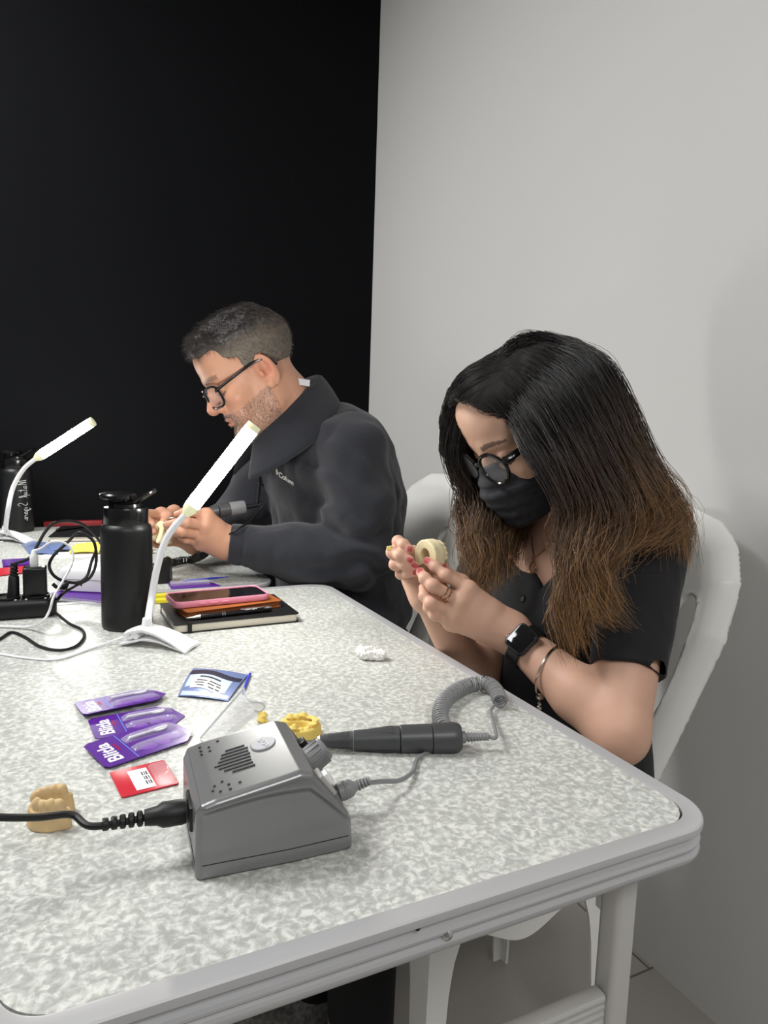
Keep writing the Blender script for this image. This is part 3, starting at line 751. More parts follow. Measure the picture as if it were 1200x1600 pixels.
# pink phone
z2 = z1 + .0118
pA, pB = P(273, 953, Z=z2), P(423, 938, Z=z2)
ph_ = thing('phone', 'phone in a pink case lying face up on the tan pocket book', 'phone'); pl = place(ph_, pA, pB, z2)
pw = .076
m_pink = mat('pink_silicone', (222, 140, 164), .5)
case = rrect(0, 0, pl, pw, .013, 10); cin = rrect(.0025, .0025, pl - .0025, pw - .0025, .0108, 10)
rows = []
for off, z in ((.003, 0), (.0006, .0016), (0, .004), (0, .0095), (.0008, .0112), (.002, .0114), (.0028, .0106), (.003, .0098)):
    rr_ = rrect(off, off, pl - off, pw - off, .013 - off * .8, 10); rows.append([(x, y, z) for x, y in rr_] + [(rr_[0][0], rr_[0][1], z)])
gc = G().grid(rows); gc.add(rows[0][:-1], [tuple(range(len(rows[0]) - 1))[::-1]])
sub('case', gc.me(), m_pink, ph_)
sub('screen', G().prism(cin, .003, .0100).me(), mat('phone_glass', (6, 6, 9), .08), ph_)
bt = G()
for x0, x1 in ((.040, .050), (.057, .071), (.077, .090)): bt.box((x0, -.0012, .0042), (x1, .002, .0074), .0009)
bt_me = bt
for x0, x1 in ((.040, .050), (.057, .071), (.077, .090)): sub('side_button', G().box((x0, -.0012, .0042), (x1, .002, .0074), .0009).me(), m_pink, ph_)

# ------------------------------------------------------------ flat packs
m_purple = mat('purple_card', (84, 32, 138), .3)
m_purpl2 = mat('light_purple_print', (128, 74, 178), .3)
m_whitepr = mat('white_ink', (240, 240, 242), .45)
m_clear = mat('clear_blister_plastic', (245, 245, 250), .04, alpha=.22, spec=.9, bump=(120, .5, .003))
m_bluepr = mat('light_blue_print', (90, 130, 220), .4)
m_redc = mat('red_card', (196, 40, 56), .3)
def text_flat(body, size, x, y, z, rot, **k): return text_me(body, size, Matrix.Translation((x, y, z)) @ Matrix.Rotation(math.radians(rot), 4, 'Z'), .00008, **k)
def dome(x0, x1, y0, y1, z, h):
    """long clear bubble"""
    rows = []
    for s in np.linspace(0, 1, 11):
        e = 1 - abs(2 * s - 1) ** 8; rows.append([(x0 + (x1 - x0) * s, (y0 + y1) / 2 + (y1 - y0) / 2 * math.cos(a_), z + h * e * math.sin(a_) ** .8) for a_ in np.linspace(0, math.pi, 9)])
    return G().grid(rows)
def blister(label, a, b, z, w=.050, m_card=m_purple, tilt=0.0):
    t = thing('blister_pack', label, 'blister pack', group='purple blister packs'); L = place(t, a, b, z)
    t.rotation_euler[0] = tilt; h = w / 2
    poly = [(.004, -h), (L - .012, -h), (L + .004, -h + .016), (L - .004, h - .012), (L - .018, h), (.006, h), (.001, h - .004), (0, -h + .005)]
    cd_ = sub('card', G().prism(poly, 0, .0009).me(), m_card, t, smooth=False)
    pr = G()
    for x_, y_, rx, ry in ((.052, -.014, .010, .006), (.068, -.013, .008, .007), (.082, -.010, .007, .006), (.055, .014, .009, .004), (.074, .015, .008, .004)):
        pr.prism([(x_ * L / .1 + rx * math.cos(u_), y_ + ry * math.sin(u_)) for u_ in np.linspace(0, 2 * math.pi, 16)[:-1]], .0009, .00098)
    sub('printed_petals', pr.me(), m_purpl2, cd_, smooth=False)
    sub('blue_stripe', G().box((L * .335, -h + .001, .0009), (L * .345, h - .001, .00102)).me(), m_bluepr, cd_, smooth=False)
    sub('lettering', text_flat('Blitla', .0200, L * .155, -.002, .00102, 90, bold=.0004), m_whitepr, cd_, smooth=False)
    sub('small_lettering', text_flat('lamina', .0055, L * .255, .004, .00102, 90), m_redc, cd_, smooth=False)
    sub('bubble', dome(L * .36, L * .95, .004, .017, .0009, .0055).me(), m_clear, t, angle=None)
    sub('bubble', dome(L * .36, L * .95, -.016, -.005, .0009, .0045).me(), m_clear, t, angle=None)
    sub('applicator', G().tube([(L * .42, .0105, .0028), (L * .86, .0105, .0028)], .0013, 8).lathe([(.0052, -.0006), (.0052, .0008)], 16, Matrix.Translation((L * .78, .0105, .0022)) @ Matrix.Diagonal((1.5, .7, 1, 1))).me(), m_whitepr, t)
    return t
blister('purple blister pack in the middle of three on the near table', P(142, 1141, Z=T), P(279, 1115, Z=T), T + .0004, .056)
blister('purple blister pack farthest from the grey control box, overlapping the next', P(122, 1113, Z=T), P(250, 1087, Z=T), T + .0036, .052, tilt=math.radians(-5))
blister('purple blister pack beside the red sachet, nearest the control box', P(146, 1189, Z=T), P(287, 1143, Z=T), T + .0038, .056, tilt=math.radians(3))
# red sachet with a white label
rs = thing('red_sachet', 'red foil sachet with a white barcode label under the mains plug', 'sachet'); L = place(rs, P(180, 1228, Z=T), P(268, 1207, Z=T), T + .0004)
sub('pouch', G().prism(rrect(0, -.026, L, .026, .003), 0, .0012, bev=.0004).me(), m_redc, rs)
sub('label', G().box((L * .28, -.021, .0012), (L * .62, .018, .0015)).me(), mat('white_label', (232, 230, 236), .5), rs, smooth=False)
bcode = G()
for k_ in range(9): bcode.box((L * .49 + (k_ % 3) * .002 + .0004 * (k_ % 2), -.014 + k_ // 3 * .009, .0015), (L * .49 + (k_ % 3) * .002 + .0012, -.007 + k_ // 3 * .009, .00158))
sub('barcode', bcode.me(), m_seam, rs, smooth=False)
sub('clear_end', dome(L * .66, L * .98, -.022, .02, .0012, .006).me(), m_clear, rs, angle=None)
# blue foil sachet
bs = thing('blue_sachet', 'pale blue foil sachet with a navy wave and white label near the table centre', 'sachet')
q = [P(278, 1089, Z=T), P(356, 1097, Z=T), P(388, 1051, Z=T + .004), P(302, 1044, Z=T + .004)]
place(bs, q[0], q[1], T); BM = np.array(Matrix.LocRotScale(bs.location, bs.rotation_euler, None).inverted())
ql = [(BM @ np.r_[p_, 1])[:3] for p_ in q]
def bq(u, v, dz=0):
    p_ = (ql[0] * (1 - u) + ql[1] * u) * (1 - v) + (ql[3] * (1 - u) + ql[2] * u) * v
    return V3(p_[0], p_[1], .0012 + dz + .0035 * math.sin(v * math.pi) * (1 - .4 * u) + .002 * math.sin(u * 3.1) + .003 * v * (1 - u))
def patch(u0, u1, vf0, vf1, dz, n=14):
    return G().grid([[bq(u, vf0(u) + (vf1(u) - vf0(u)) * s, dz) for u in np.linspace(u0, u1, n)] for s in np.linspace(0, 1, 6)])
g = patch(0, 1, lambda u: 0, lambda u: 1, 0); g.grid([[bq(u, v, -.0009) for u in np.linspace(0, 1, 14)] for v in np.linspace(1, 0, 6)])
fo = sub('pouch', g.me(), mat('pale_blue_foil', (118, 136, 182), .3, .25), bs, angle=None)
wv = lambda b: (lambda u: b + .06 * math.sin(u * 6.5 - .6) - .05 * u)
sub('navy_wave', patch(.02, .98, wv(.70), lambda u: wv(.84)(u) + .06 * (1 - u), .0003).me(), mat('navy_print', (24, 28, 52), .35), fo, angle=None)
sub('pale_band', patch(.05, .86, wv(.26), wv(.68), .0003).me(), mat('pale_print', (188, 200, 226), .4), fo, angle=None)
sub('label', patch(.16, .78, wv(.20), wv(.50), .0005).me(), mat('white_label', (232, 230, 236), .5), fo, angle=None)
tx = G()
for k_, (u0, u1, v_) in enumerate([(.22, .42, .44), (.47, .72, .45), (.2, .38, .36), (.45, .6, .37), (.64, .74, .38), (.26, .4, .28), (.5, .62, .28), (.65, .74, .29)]):
    tx.grid([[bq(u, wv(v_ - .02 + s * .03)(u) , .0007) for u in np.linspace(u0, u1, 6)] for s in (0, 1)])
sub('printed_lines', tx.me(), m_seam, fo, smooth=False)
sub('title_line', patch(.24, .66, lambda u: wv(.555)(u), lambda u: wv(.60)(u), .0006).me(), m_seam, fo, angle=None)
sub('edge_print', patch(.04, .97, lambda u: .02, lambda u: .13, .0004).me(), mat('pale_print', (188, 200, 226), .4), fo, angle=None)
def stick(name, label, cat, a, b, r, m, tip=None):
    t = thing(name, label, cat, tuple((np.array(a) + np.array(b)) / 2))
    a = np.array(a); b = np.array(b); d = (b - a) / np.linalg.norm(b - a); L = np.linalg.norm(b - a); FMs = frame_z(a, d)
    sub('handle', G().lathe([(r * .6, 0), (r, .002), (r, L * .7), (r * .55, L * .82)], 12, FMs).me(), m, t, local=False)
    sub('tip', G().lathe([(r * .5, L * .82), (r * .4, L - .003), (r * .2, L)], 10, FMs).me(), tip or m, t, local=False)
m_bluep = mat('blue_plastic', (40, 58, 196), .4)
stick('brush_applicator', 'blue brush applicator lying beside the pale blue sachet', 'applicator', P(391, 1052, Z=T + .0022), P(378, 1084, Z=T + .0022), .0019, m_bluep)
stick('brush_applicator', 'thin blue applicator lying across the far table corner in front of the man', 'applicator', P(285, 908, Z=T + .0022), P(358, 901, Z=T + .0022), .0019, m_bluep)
# curled clear film
cf = thing('clear_plastic_film', 'curled clear plastic film standing behind the grey control box', 'plastic film', tuple(P(345, 1150, Z=T)))
topc = [P(x, y, Y=.655 + k_) for x, y, k_ in ((381, 1075, .012), (384, 1088, .0), (392, 1096, -.008), (402, 1097, -.010), (411, 1100, -.006), (413, 1106, .004), (406, 1112, .010), (398, 1110, .006))]
botc = [P(313, 1153, Z=T + .001), P(322, 1156, Z=T + .001), P(335, 1156, Z=T + .001), P(350, 1155, Z=T + .001), P(362, 1152, Z=T + .001), P(368, 1148, Z=T + .001), P(364, 1143, Z=T + .001), P(356, 1142, Z=T + .001)]
tc_ = spline(topc, 6); bc_ = spline(botc, 6)
gf = G().grid([list(bc_ + (tc_ - bc_) * s) for s in np.linspace(0, 1, 8)])
fm = sub('sheet', gf.me(), mat('clear_film', (235, 238, 240), .06, alpha=.28, spec=.9), cf, local=False, angle=None)
sm_ = fm.modifiers.new('thickness', 'SOLIDIFY'); sm_.thickness = .0009
sub('rolled_rim', G().tube(tc_, .0009, 6).me(), mat('clear_rim', (215, 218, 222), .08, alpha=.6, spec=.9), cf, local=False)
sub('rolled_rim', G().tube([bc_[0] + (tc_[0] - bc_[0]) * s for s in np.linspace(0, 1, 6)], .0011, 6).me(), MATS['clear_rim'], cf, local=False)
cast('stone_fragment', 'small yellow stone fragment behind the curled clear film', m_yel, P(408, 1127, Z=T), RZ(20), h=.004, rw=.0022, rl=.0026, wall=.0020, teeth=3, seed=9, th=.4, res=.0006)

# ------------------------------------------------------------ power strip, charger and cords
ps = thing('power_strip', 'black power strip at the left edge of the near table', 'power strip'); L = place(ps, P(-95, 978, Z=T), P(89, 964, Z=T), T)
g = G()
body = []
for off, z in ((.004, 0), (.001, .003), (0, .010), (.0, .022), (.003, .028), (.008, .0305)):
    rr_ = rrect(off, off, L - off, .058 - off, .018 - off * .6, 8); body.append([(x, y, z) for x, y in rr_] + [(rr_[0][0], rr_[0][1], z)])
g.grid(body); g.add(body[0][:-1], [tuple(range(len(body[0]) - 1))[::-1]]); g.add(body[-1][:-1], [tuple(range(len(body[0]) - 1))])
sub('body', g.me(), mat('black_strip_plastic', (13, 14, 17), .35), ps)
for k_ in range(3):
    sk = G().lathe([(.0205, .030), (.0215, .0325), (.0215, .0345), (.0195, .0345), (.0185, .0315), (.0001, .0315)], 30, Matrix.Translation((L - .031 - k_ * .044, .029, 0)))
    so = sub('socket', sk.me(), m_dark, ps)
    for sx in (-1, 1): sub('arrow_mark', G().tube([(L - .031 - k_ * .044 + sx * .013, .007, .0312), (L - .031 - k_ * .044 + sx * .016, .0095, .0312), (L - .031 - k_ * .044 + sx * .013, .012, .0312)], .0006, 5).me(), m_whitepr, so, smooth=False)
lw_ = [P(88, 958, Z=T + .008), P(108, 974, Z=T + .003), P(128, 984, Z=T + .0025), P(131, 996, Z=T + .0025), P(118, 1010, Z=T + .0025), P(92, 1016, Z=T + .0025), P(62, 1010, Z=T + .0025), P(38, 995, Z=T + .0025), P(18, 988, Z=T + .0025), P(0, 998, Z=T + .0025), P(-40, 1020, Z=T + .0025)]
sub('cable', G().tube(spline(lw_, 10), .0023, 8).me(), m_rub, ps, local=False)
SX = lambda k_: np.array(Matrix.LocRotScale(ps.location, ps.rotation_euler, None) @ Vector((L - .031 - k_ * .044, .029, .0318)))
ch = thing('usb_charger', 'black cube phone charger plugged into the power strip', 'charger', tuple(SX(0)), ps.rotation_euler[2])
sub('housing', G().box((-.019, -.014, 0), (.017, .016, .050), .004, 3).me(), mat('charger_plastic', (20, 20, 22), .3), ch)
sub('socket_face', G().box((-.008, -.008, .0498), (.010, .010, .0508), .0004).me(), m_greyp, ch)
uc = thing('usb_cable', 'white phone cable plugged into the black cube charger', 'cable', tuple(SX(0) + V3(0, 0, .051)))
u0 = SX(0) + V3(-.002, 0, .0508)
sub('plug', G().lathe([(.0062, .0), (.0066, .001), (.0066, .016), (.0050, .019), (.0030, .026), (.0022, .027)], 18, frame_z(u0, (0, 0, 1))).me(), m_whitep, uc, local=False)
yu = u0[1]
wl = [u0 + V3(0, 0, .026), P(64, 857, Y=yu), P(80, 847, Y=yu - .005), P(100, 848, Y=yu - .012), P(113, 862, Y=yu - .018), P(112, 882, Y=yu - .03), P(98, 908, Y=yu - .05), P(84, 932, Y=1.165), P(77, 955, Y=1.155), P(66, 971, Y=1.15), P(45, 979, Z=T + .006), P(15, 979, Z=T + .003), P(-10, 978, Z=T + .003), P(-60, 976, Z=T + .003)]
sub('wire', G().tube(spline(wl, 10), .0019, 8).me(), m_whitep, uc, local=False)
mp_ = thing('mains_lead', 'black mains lead plugged upright into the power strip left of the charger', 'cord', tuple(SX(1)))
s1 = SX(1) + V3(.010, 0, 0)
pg = G().lathe([(.0098, .0), (.0092, .006), (.0080, .034), (.0066, .036)], 16, frame_z(s1, (0.05, 0, 1)))
for k_ in range(4): pg.lathe([(.0052, .036 + k_ * .0055), (.0068 - k_ * .0005, .037 + k_ * .0055), (.0068 - k_ * .0005, .040 + k_ * .0055), (.0048, .041 + k_ * .0055)], 14, frame_z(s1, (0.05, 0, 1)))
sub('plug', pg.me(), m_rub, mp_, local=False)
yl = s1[1]
s1t = s1 + V3(.002, 0, .056)
bl = [s1t, P(46, 872, Y=yl), P(57, 855, Y=yl + .01), P(70, 832, Y=yl + .03), P(84, 818, Y=yl + .05), P(105, 814, Y=yl + .08), P(128, 819, Y=yl + .11), P(150, 838, Y=yl + .14), P(165, 870, Y=yl + .16), P(150, 905, Y=1.40), P(185, 915, Z=T + .003)]
sub('wire', G().tube(spline(bl, 10), .0027, 8).me(), m_rub, mp_, local=False)
lp_ = thing('coiled_mains_lead', 'black lead looped and tied in front of the white control box', 'cord', tuple(P(100, 915, Z=T + .003)))
YB_ = 1.30
ll = [P(70, 952, Z=T + .004), P(84, 944, Z=T + .006), P(98, 928, Y=YB_ - .03), P(118, 915, Y=YB_), P(140, 903, Y=YB_ + .01), P(150, 880, Y=YB_ + .02), P(148, 850, Y=YB_ + .02), P(136, 837, Y=YB_ + .02), P(121, 833, Y=YB_ + .02), P(105, 848, Y=YB_ + .01), P(84, 868, Y=YB_), P(77, 884, Y=YB_), P(84, 899, Y=YB_ - .01), P(100, 908, Y=YB_ - .01), P(122, 910, Y=YB_), P(136, 900, Y=YB_ + .01), P(143, 878, Y=YB_ + .02), P(150, 860, Y=YB_ + .05)]
sub('wire', G().tube(spline(ll, 10), .0027, 8).me(), m_rub, lp_, local=False)
kt = P(99, 915, Y=YB_ - .022)
sub('cable_tie', G().tube(spline([kt + V3(-.016, 0, .004), kt + V3(-.008, -.003, -.003), kt, kt + V3(.006, .004, .003), kt + V3(.003, .004, -.005), kt + V3(-.004, .002, -.004)], 5), .0032, 8).me(), m_rub, lp_, local=False)

# white control box behind the bottle
wb = thing('drill_control_unit', 'white drill control box half hidden behind the plain black bottle', 'control unit'); L = place(wb, P(83, 926, Z=T), P(165, 930, Z=T), T + .0035)
L = .13
hs_ = []
for off, z in ((.003, 0), (.0, .002), (0, .024), (.002, .036), (.008, .044), (.022, .0505), (.035, .052)):
    rr_ = rrect(off, off * .8, L - off, .105 - off * .6, .018 + off * .1, 8); hs_.append([(x, y, z) for x, y in rr_] + [(rr_[0][0], rr_[0][1], z)])
g = G().grid(hs_); g.add(hs_[0][:-1], [tuple(range(len(hs_[0]) - 1))[::-1]]); g.add(hs_[-1][:-1], [tuple(range(len(hs_[0]) - 1))])
sub('housing', g.me(), mat('pearl_white_plastic', (222, 222, 224), .28, coat=.3), wb)
sub('seam_line', G().prism(rrect(-.0004, -.0004, L + .0004, .1054, .018), .0235, .0241).me(), m_greyp, wb)
sub('side_screw', G().lathe([(.0001, .0006), (.0018, .0006), (.002, -.001)], 10, frame_z((.055, 0, .014), (0, -1, 0))).me(), m_seam, wb)
pk = thing('blister_pack', 'purple pack lying flat under the white control box', 'blister pack'); L = place(pk, P(80, 930, Z=T), P(175, 941, Z=T), T + .0004)
sub('card', G().prism(rrect(-.004, -.016, L + .02, .085, .004), 0, .0026).me(), m_purple, pk)
sub('clear_cover', G().box((.02, -.030, 0), (L, -.010, .0028), .001).me(), m_clear, pk)

# ------------------------------------------------------------ things on the far table
def flat(name, label, cat, corners, th, m, z=T + .0005, bend=0.0):
    t = thing(name, label, cat, tuple(np.mean(corners, axis=0)))
    a, b, c, d = [np.array(x_) for x_ in corners]
    def pt(u, v): return (a * (1 - u) + b * u) * (1 - v) + (d * (1 - u) + c * u) * v
    up = [[pt(u, v) * V3(1, 1, 0) + V3(0, 0, z + th + bend * math.sin(u * 3.14) * (1 - .5 * v) + bend * .6 * math.sin(v * 5)) for u in np.linspace(0, 1, 9)] for v in np.linspace(0, 1, 5)]
    dn = [[p_ - V3(0, 0, th) for p_ in r_] for r_ in up]
    g = G().grid(up).grid([r_[::-1] for r_ in dn]).grid([up[0], dn[0]]).grid([dn[-1], up[-1]]).grid([[r_[0] for r_ in dn], [r_[0] for r_ in up]]).grid([[r_[-1] for r_ in up], [r_[-1] for r_ in dn]])
    sub('sheet', g.me(), m, t, local=False, angle=40)
    return t, pt
def PT(x, y, z=T): return P(x, y, Z=z)
fb = book('notebook', 'black notebook lying on the far table behind the cord loops', PT(75, 847), PT(160, 846), T, .20, .014, m_blkleather)
stick('ballpoint_pen', 'black pen resting on the notebook on the far table', 'pen', P(88, 828, Z=T + .0185), P(142, 821, Z=T + .0185), .0042, m_lid, m_steel)
rb = thing('red_box', 'flat red carton at the back of the far table', 'carton'); L = place(rb, PT(68, 824), PT(160, 822), T)
sub('carton', G().box((0, 0, 0), (L, .045, .016), .001).me(), mat('dark_red_card', (128, 30, 36), .4), rb)
sub('lettering', text_me('i5', .012, Matrix.Translation((.022, -.0004, .008)) @ RX(90), .0001), m_whitepr, rb, smooth=False)
m_blsil = mat('pale_blue_foil', (118, 136, 182), .3, .25)
t_, _ = flat('blue_sachet', 'pale blue foil sachet in front of the far lamp', 'sachet', [PT(45, 866), PT(92, 868), PT(78, 848), PT(30, 846)], .0015, m_blsil, bend=.003)
t_, _ = flat('blue_sachet', 'pale blue foil sachet next to the yellow packet on the far table', 'sachet', [PT(80, 864), PT(112, 862), PT(100, 849), PT(70, 851)], .0015, m_blsil, z=T + .004, bend=.003)
t_, _ = flat('paper_sheet', 'white paper sheet under the yellow packet on the far table', 'paper', [PT(60, 874), PT(150, 872), PT(150, 862), PT(72, 864)], .0006, mat('white_label', (232, 230, 236), .5))
t_, p_ = flat('yellow_packet', 'bright yellow packet with a grey patch on the far table', 'packet', [PT(108, 867), PT(155, 866), PT(160, 850), PT(118, 853)], .004, mat('yellow_card', (240, 224, 96), .4), z=T + .003, bend=.004)
t_, _ = flat('blister_pack', 'purple pack under clear film at the left edge of the far table', 'blister pack', [PT(5, 887), PT(52, 884), PT(52, 874), PT(3, 876)], .003, m_purple, bend=.001)
t_, _ = flat('red_sachet', 'red sachet at the left edge of the far table', 'sachet', [PT(-10, 902), PT(52, 895), PT(55, 884), PT(-10, 890)], .002, m_redc, bend=.001)
stick('dental_probe', 'thin steel probe lying beside the purple pack on the far table', 'probe', P(28, 874, Z=T + .002), P(75, 870, Z=T + .002), .0016, m_steel)
cast('dental_cast', 'yellow plaster dental cast with blue wax on the far table', m_yel, PT(228, 863), RZ(95), h=.014, rw=.016, rl=.022, wall=.0075, seed=11, th=.6)
o = link('blue_wax', raw_np(*mesh_sdf(lambda p: ellip((0, 0, .004), (.009, .007, .005))(p) + .0015 * vnoise(p, 260, 2), (-.014,) * 3, (.014,) * 3, .0011)), mat('blue_wax', (40, 84, 190), .35)); wx = PT(230, 861); o.location = (wx[0] + .002, wx[1] + .012, T + .0165); tag(o, 'blue wax lump pressed on the yellow cast', 'wax')
# handpiece cradle
cr = thing('handpiece_cradle', 'black wedge-shaped handpiece cradle on the far table edge', 'cradle', tuple(PT(245, 912)))
yq = PT(245, 913)[1]
prof = [P(x, y, Y=yq) for x, y in ((221, 913), (226, 902), (233, 892), (242, 884), (250, 880), (254, 877), (259, 876), (264, 879), (266, 905), (262, 908))]
fr_ = [V3(p_[0], yq, max(p_[2], T)) for p_ in prof]; fr_[-1][2] = T; fr_[-2][2] = T; bk_ = [q_ + V3(.012, .045, 0) for q_ in fr_]; n_ = len(fr_)
sub('wedge', G().add(fr_ + bk_, [tuple(range(n_)), tuple(range(2 * n_ - 1, n_ - 1, -1))] + [(i, (i + 1) % n_, n_ + (i + 1) % n_, n_ + i)[::-1] for i in range(n_)]).me(), m_dark, cr, local=False, smooth=False)
# box cutters
m_yelp = mat('yellow_plastic', (214, 200, 40), .4)
for lab, a_, b_ in (('yellow craft knife behind the lamp neck, the one nearer the notebook', (272, 941), (243, 943)), ('yellow craft knife behind the lamp neck, the one nearer the far table', (276, 932), (240, 936))):
    t = thing('craft_knife', lab, 'craft knife', group='yellow craft knives'); L = place(t, PT(*b_), PT(*a_), T + .0045)
    sub('handle', G().box((0, -.006, -.004), (L + .05, .006, .004), .002).me(), m_yelp, t)
    sub('blade', G().box((-.038, -.004, -.0006), (.001, .004, .0006)).me(), m_steel, t)
t_, _ = flat('blister_pack', 'purple pack with clear bubbles lying behind the pink phone', 'blister pack', [PT(268, 922), PT(345, 917), PT(326, 910), PT(262, 912)], .002, m_purple, z=T + .0006, bend=.0005)
sub('bubble', G().box(tuple(PT(268, 919) + V3(0, 0, .002)), tuple(PT(326, 912) + V3(0, .01, .009)), .002).me(), m_clear, t_, local=False)

# ------------------------------------------------------------ white monobloc chairs
m_chair = mat('white_chair_plastic', (238, 238, 234), .38, spec=.45)
def make_chair(label):
    """local +y is the front of the seat"""
    t = thing('plastic_chair', label, 'chair', (0, 0, 0), 0, 'white plastic chairs')
    ZS = .43
    # back: curved panel with two slots either side of a splat and a deep rim
    lean = math.radians(15); H = .53
    def hw(v): return np.interp(v, [0, .06, .2, .33, .42, .48, .52, .53], [.140, .140, .168, .192, .186, .155, .098, .04])
    Vs = np.linspace(0, H, 60); outline = np.r_[np.stack([hw(Vs), Vs], 1), np.stack([-hw(Vs)[::-1], Vs[::-1]], 1)]
    def pd(q, poly):
        n = len(poly); d = np.full(len(q), 1e9); ins = np.zeros(len(q), bool)
        for i in range(n):
            a, b = poly[i], poly[(i + 1) % n]; e = b - a; w = q - a; t_ = np.clip(w @ e / (e @ e + 1e-12), 0, 1)
            d = np.minimum(d, np.linalg.norm(w - t_[:, None] * e, axis=1))
            c = ((a[1] > q[:, 1]) != (b[1] > q[:, 1])) & (q[:, 0] < (b[0] - a[0]) * (q[:, 1] - a[1]) / (b[1] - a[1] + 1e-12) + a[0]); ins ^= c
        return np.where(ins, -d, d)
    sl = spline([(.052, .06), (.060, .18), (.082, .29), (.112, .37), (.138, .385), (.150, .35), (.142, .25), (.120, .15), (.098, .07), (.075, .045)], 5, closed=True)
    oo = outline[::2]
    def f(p):
        u, w, v = p[:, 0], p[:, 1], p[:, 2]
        q = np.stack([u, v], 1); d2 = pd(q, oo)
        w = w - .55 * u * u + .034 * np.clip(1 + d2 / .046, 0, 1.2) ** 2; ds = pd(np.stack([np.abs(u), v], 1), sl)
        dd = smax(d2, -ds, .006)
        th = .0038 + .005 * np.clip(1 - np.abs(d2 + .012) / .02, 0, 1) ** .5 + .006 * np.clip(1 - np.abs(ds) / .008, 0, 1)
        return smax(dd, np.abs(w + th * .6) - th, .005)
    Vb, Fb = mesh_sdf(f, (-.215, -.07, -.01), (.215, .05, H + .015), .004)
    q = Vb.copy(); y, z = Vb[:, 1], Vb[:, 2]; zz = z
    q[:, 1] = -.185 + y * math.cos(lean) - zz * math.sin(lean) - .10 * (zz / H) ** 2 * .3; q[:, 2] = ZS - .012 + zz * math.cos(lean) + y * math.sin(lean)
    sub('backrest', raw_np(q, Fb), m_chair, t, angle=None)
    # seat
    rows = []
    for off, z in ((.012, -.020), (.0, -.018), (0, -.004), (.004, .001), (.020, -.001), (.06, -.006), (.12, -.010), (.19, -.011)):
        rr_ = rrect(-.205 + off, -.205 + off, .205 - off, .205 - off, max(.05 - off * .25, .004), 8); rows.append([(x, y, ZS + z) for x, y in rr_] + [(rr_[0][0], rr_[0][1], ZS + z)])
    g = G().grid(rows); g.add(rows[-1][:-1], [tuple(range(len(rows[0]) - 1))])
    sub('seat', g.me(), m_chair, t)
    def low(s): return .293 + .034 * (1 - np.cos(np.clip(abs(s), 0, .62) / .62 * np.pi)) / 2     # lower edge of the apron
    def plane(k):      # k quarter turns: (s, out, z) -> local
        return Matrix.Rotation(k * math.pi / 2, 4, 'Z')
    g = G()
    for k in range(4):
        ss = np.linspace(-.80, .80, 33); up = [(s * .155, -.165, ZS - .012) for s in ss]; dn = [(s * .155, -.162, low(s)) for s in ss]
        ib = [(x, y + .005, z) for x, y, z in dn]; it = [(x, y + .005, z) for x, y, z in up]
        h_ = G().grid([up, dn, ib, it]); g.add([plane(k) @ Vector(v) for v in h_.V], h_.F)
    me = g.me(); me.transform(Matrix.Diagonal((.81, 1, 1, 1))); sub('apron', me, m_chair, t, angle=40)
    for k in range(4):                              # leg at the corner between side k and side k+1
        h_ = G()
        for side in (0, 1):
            zs = np.linspace(0, ZS - .012, 18)
            wd_ = np.interp(zs, [0, .15, .25, .293, .316, .327, .43], [.044, .056, .064, .074, .088, .090, .090])
            if (k, side) in ((2, 0), (1, 1)): wd_ = wd_ * 1.75
            spl = .161 + .012 * (1 - zs / ZS)          # legs splay outwards
            A = [(sp_, -sp_, z) for sp_, z in zip(spl, zs)]; B = [(sp_ - w_ * (.45 + .1), -sp_, z) for sp_, w_, z in zip(spl, wd_, zs)]
            rows = [[a_, b_, (b_[0], b_[1] + .006, b_[2]), (a_[0] - .006, a_[1] + .006, a_[2]), a_] for a_, b_ in zip(A, B)]
            if side: rows = [[(-y, -x, z) for x, y, z in r_][::-1] for r_ in rows]
            h_.grid(rows); h_.add(rows[0][:4], [(0, 1, 2, 3)])
        me = h_.me(); me.transform(Matrix.Diagonal((.81, 1, 1, 1)) @ plane(k)); sub('leg', me, m_chair, t, angle=40)
    return t
def dup(root, label):
    r = root.copy(); COL.objects.link(r); r['label'] = label
    for c_ in list(root.children):
        d_ = c_.copy(); COL.objects.link(d_); d_.parent = r
        for e_ in list(c_.children):
            f_ = e_.copy(); COL.objects.link(f_); f_.parent = d_
    return r
chair_w = make_chair('white plastic chair the long-haired woman sits on')
chair_m = dup(chair_w, 'white plastic chair the bearded man sits on')
chair_w.location = (.628, .885, 0); chair_w.rotation_euler = (0, 0, math.radians(90))
chair_m.location = (.62, 1.62, 0); chair_m.rotation_euler = (0, 0, math.radians(90))

# ------------------------------------------------------------ people: shared helpers
def skin_mat(name, rgh=.5):
    return mat(name, (200, 160, 140), rgh, attr=True, sub=.12, spec=.4, bump=(420, .10, .0004))
class Head:
    def __init__(s, O, yaw, pitch, k, roll=0.0):
        cy, sy = math.cos(yaw), math.sin(yaw)           # yaw 0 faces -X, positive turns towards -Y
        Fh = V3(-cy, -sy, 0); Z = V3(0, 0, 1)
        s.F = Fh * math.cos(pitch) - Z * math.sin(pitch); s.U = Fh * math.sin(pitch) + Z * math.cos(pitch); s.L = np.cross(s.U, s.F)
        if roll:
            c, n = math.cos(roll), math.sin(roll); s.U, s.L = s.U * c + s.L * n, s.L * c - s.U * n
        s.O = np.array(O, float); s.k = k; s.M = np.stack([s.L, s.F, s.U], 1)
    def __call__(s, x, y, z): return s.O + s.k * (s.M @ V3(x, y, z))
    def inv(s, p): return (p - s.O) @ s.M / s.k
    def e(s, c, r): return ellip(s(*c), np.array(r) * s.k, s.M)
    def c(s, a, b, ra, rb): return rcone(s(*a), s(*b), ra * s.k, rb * s.k)
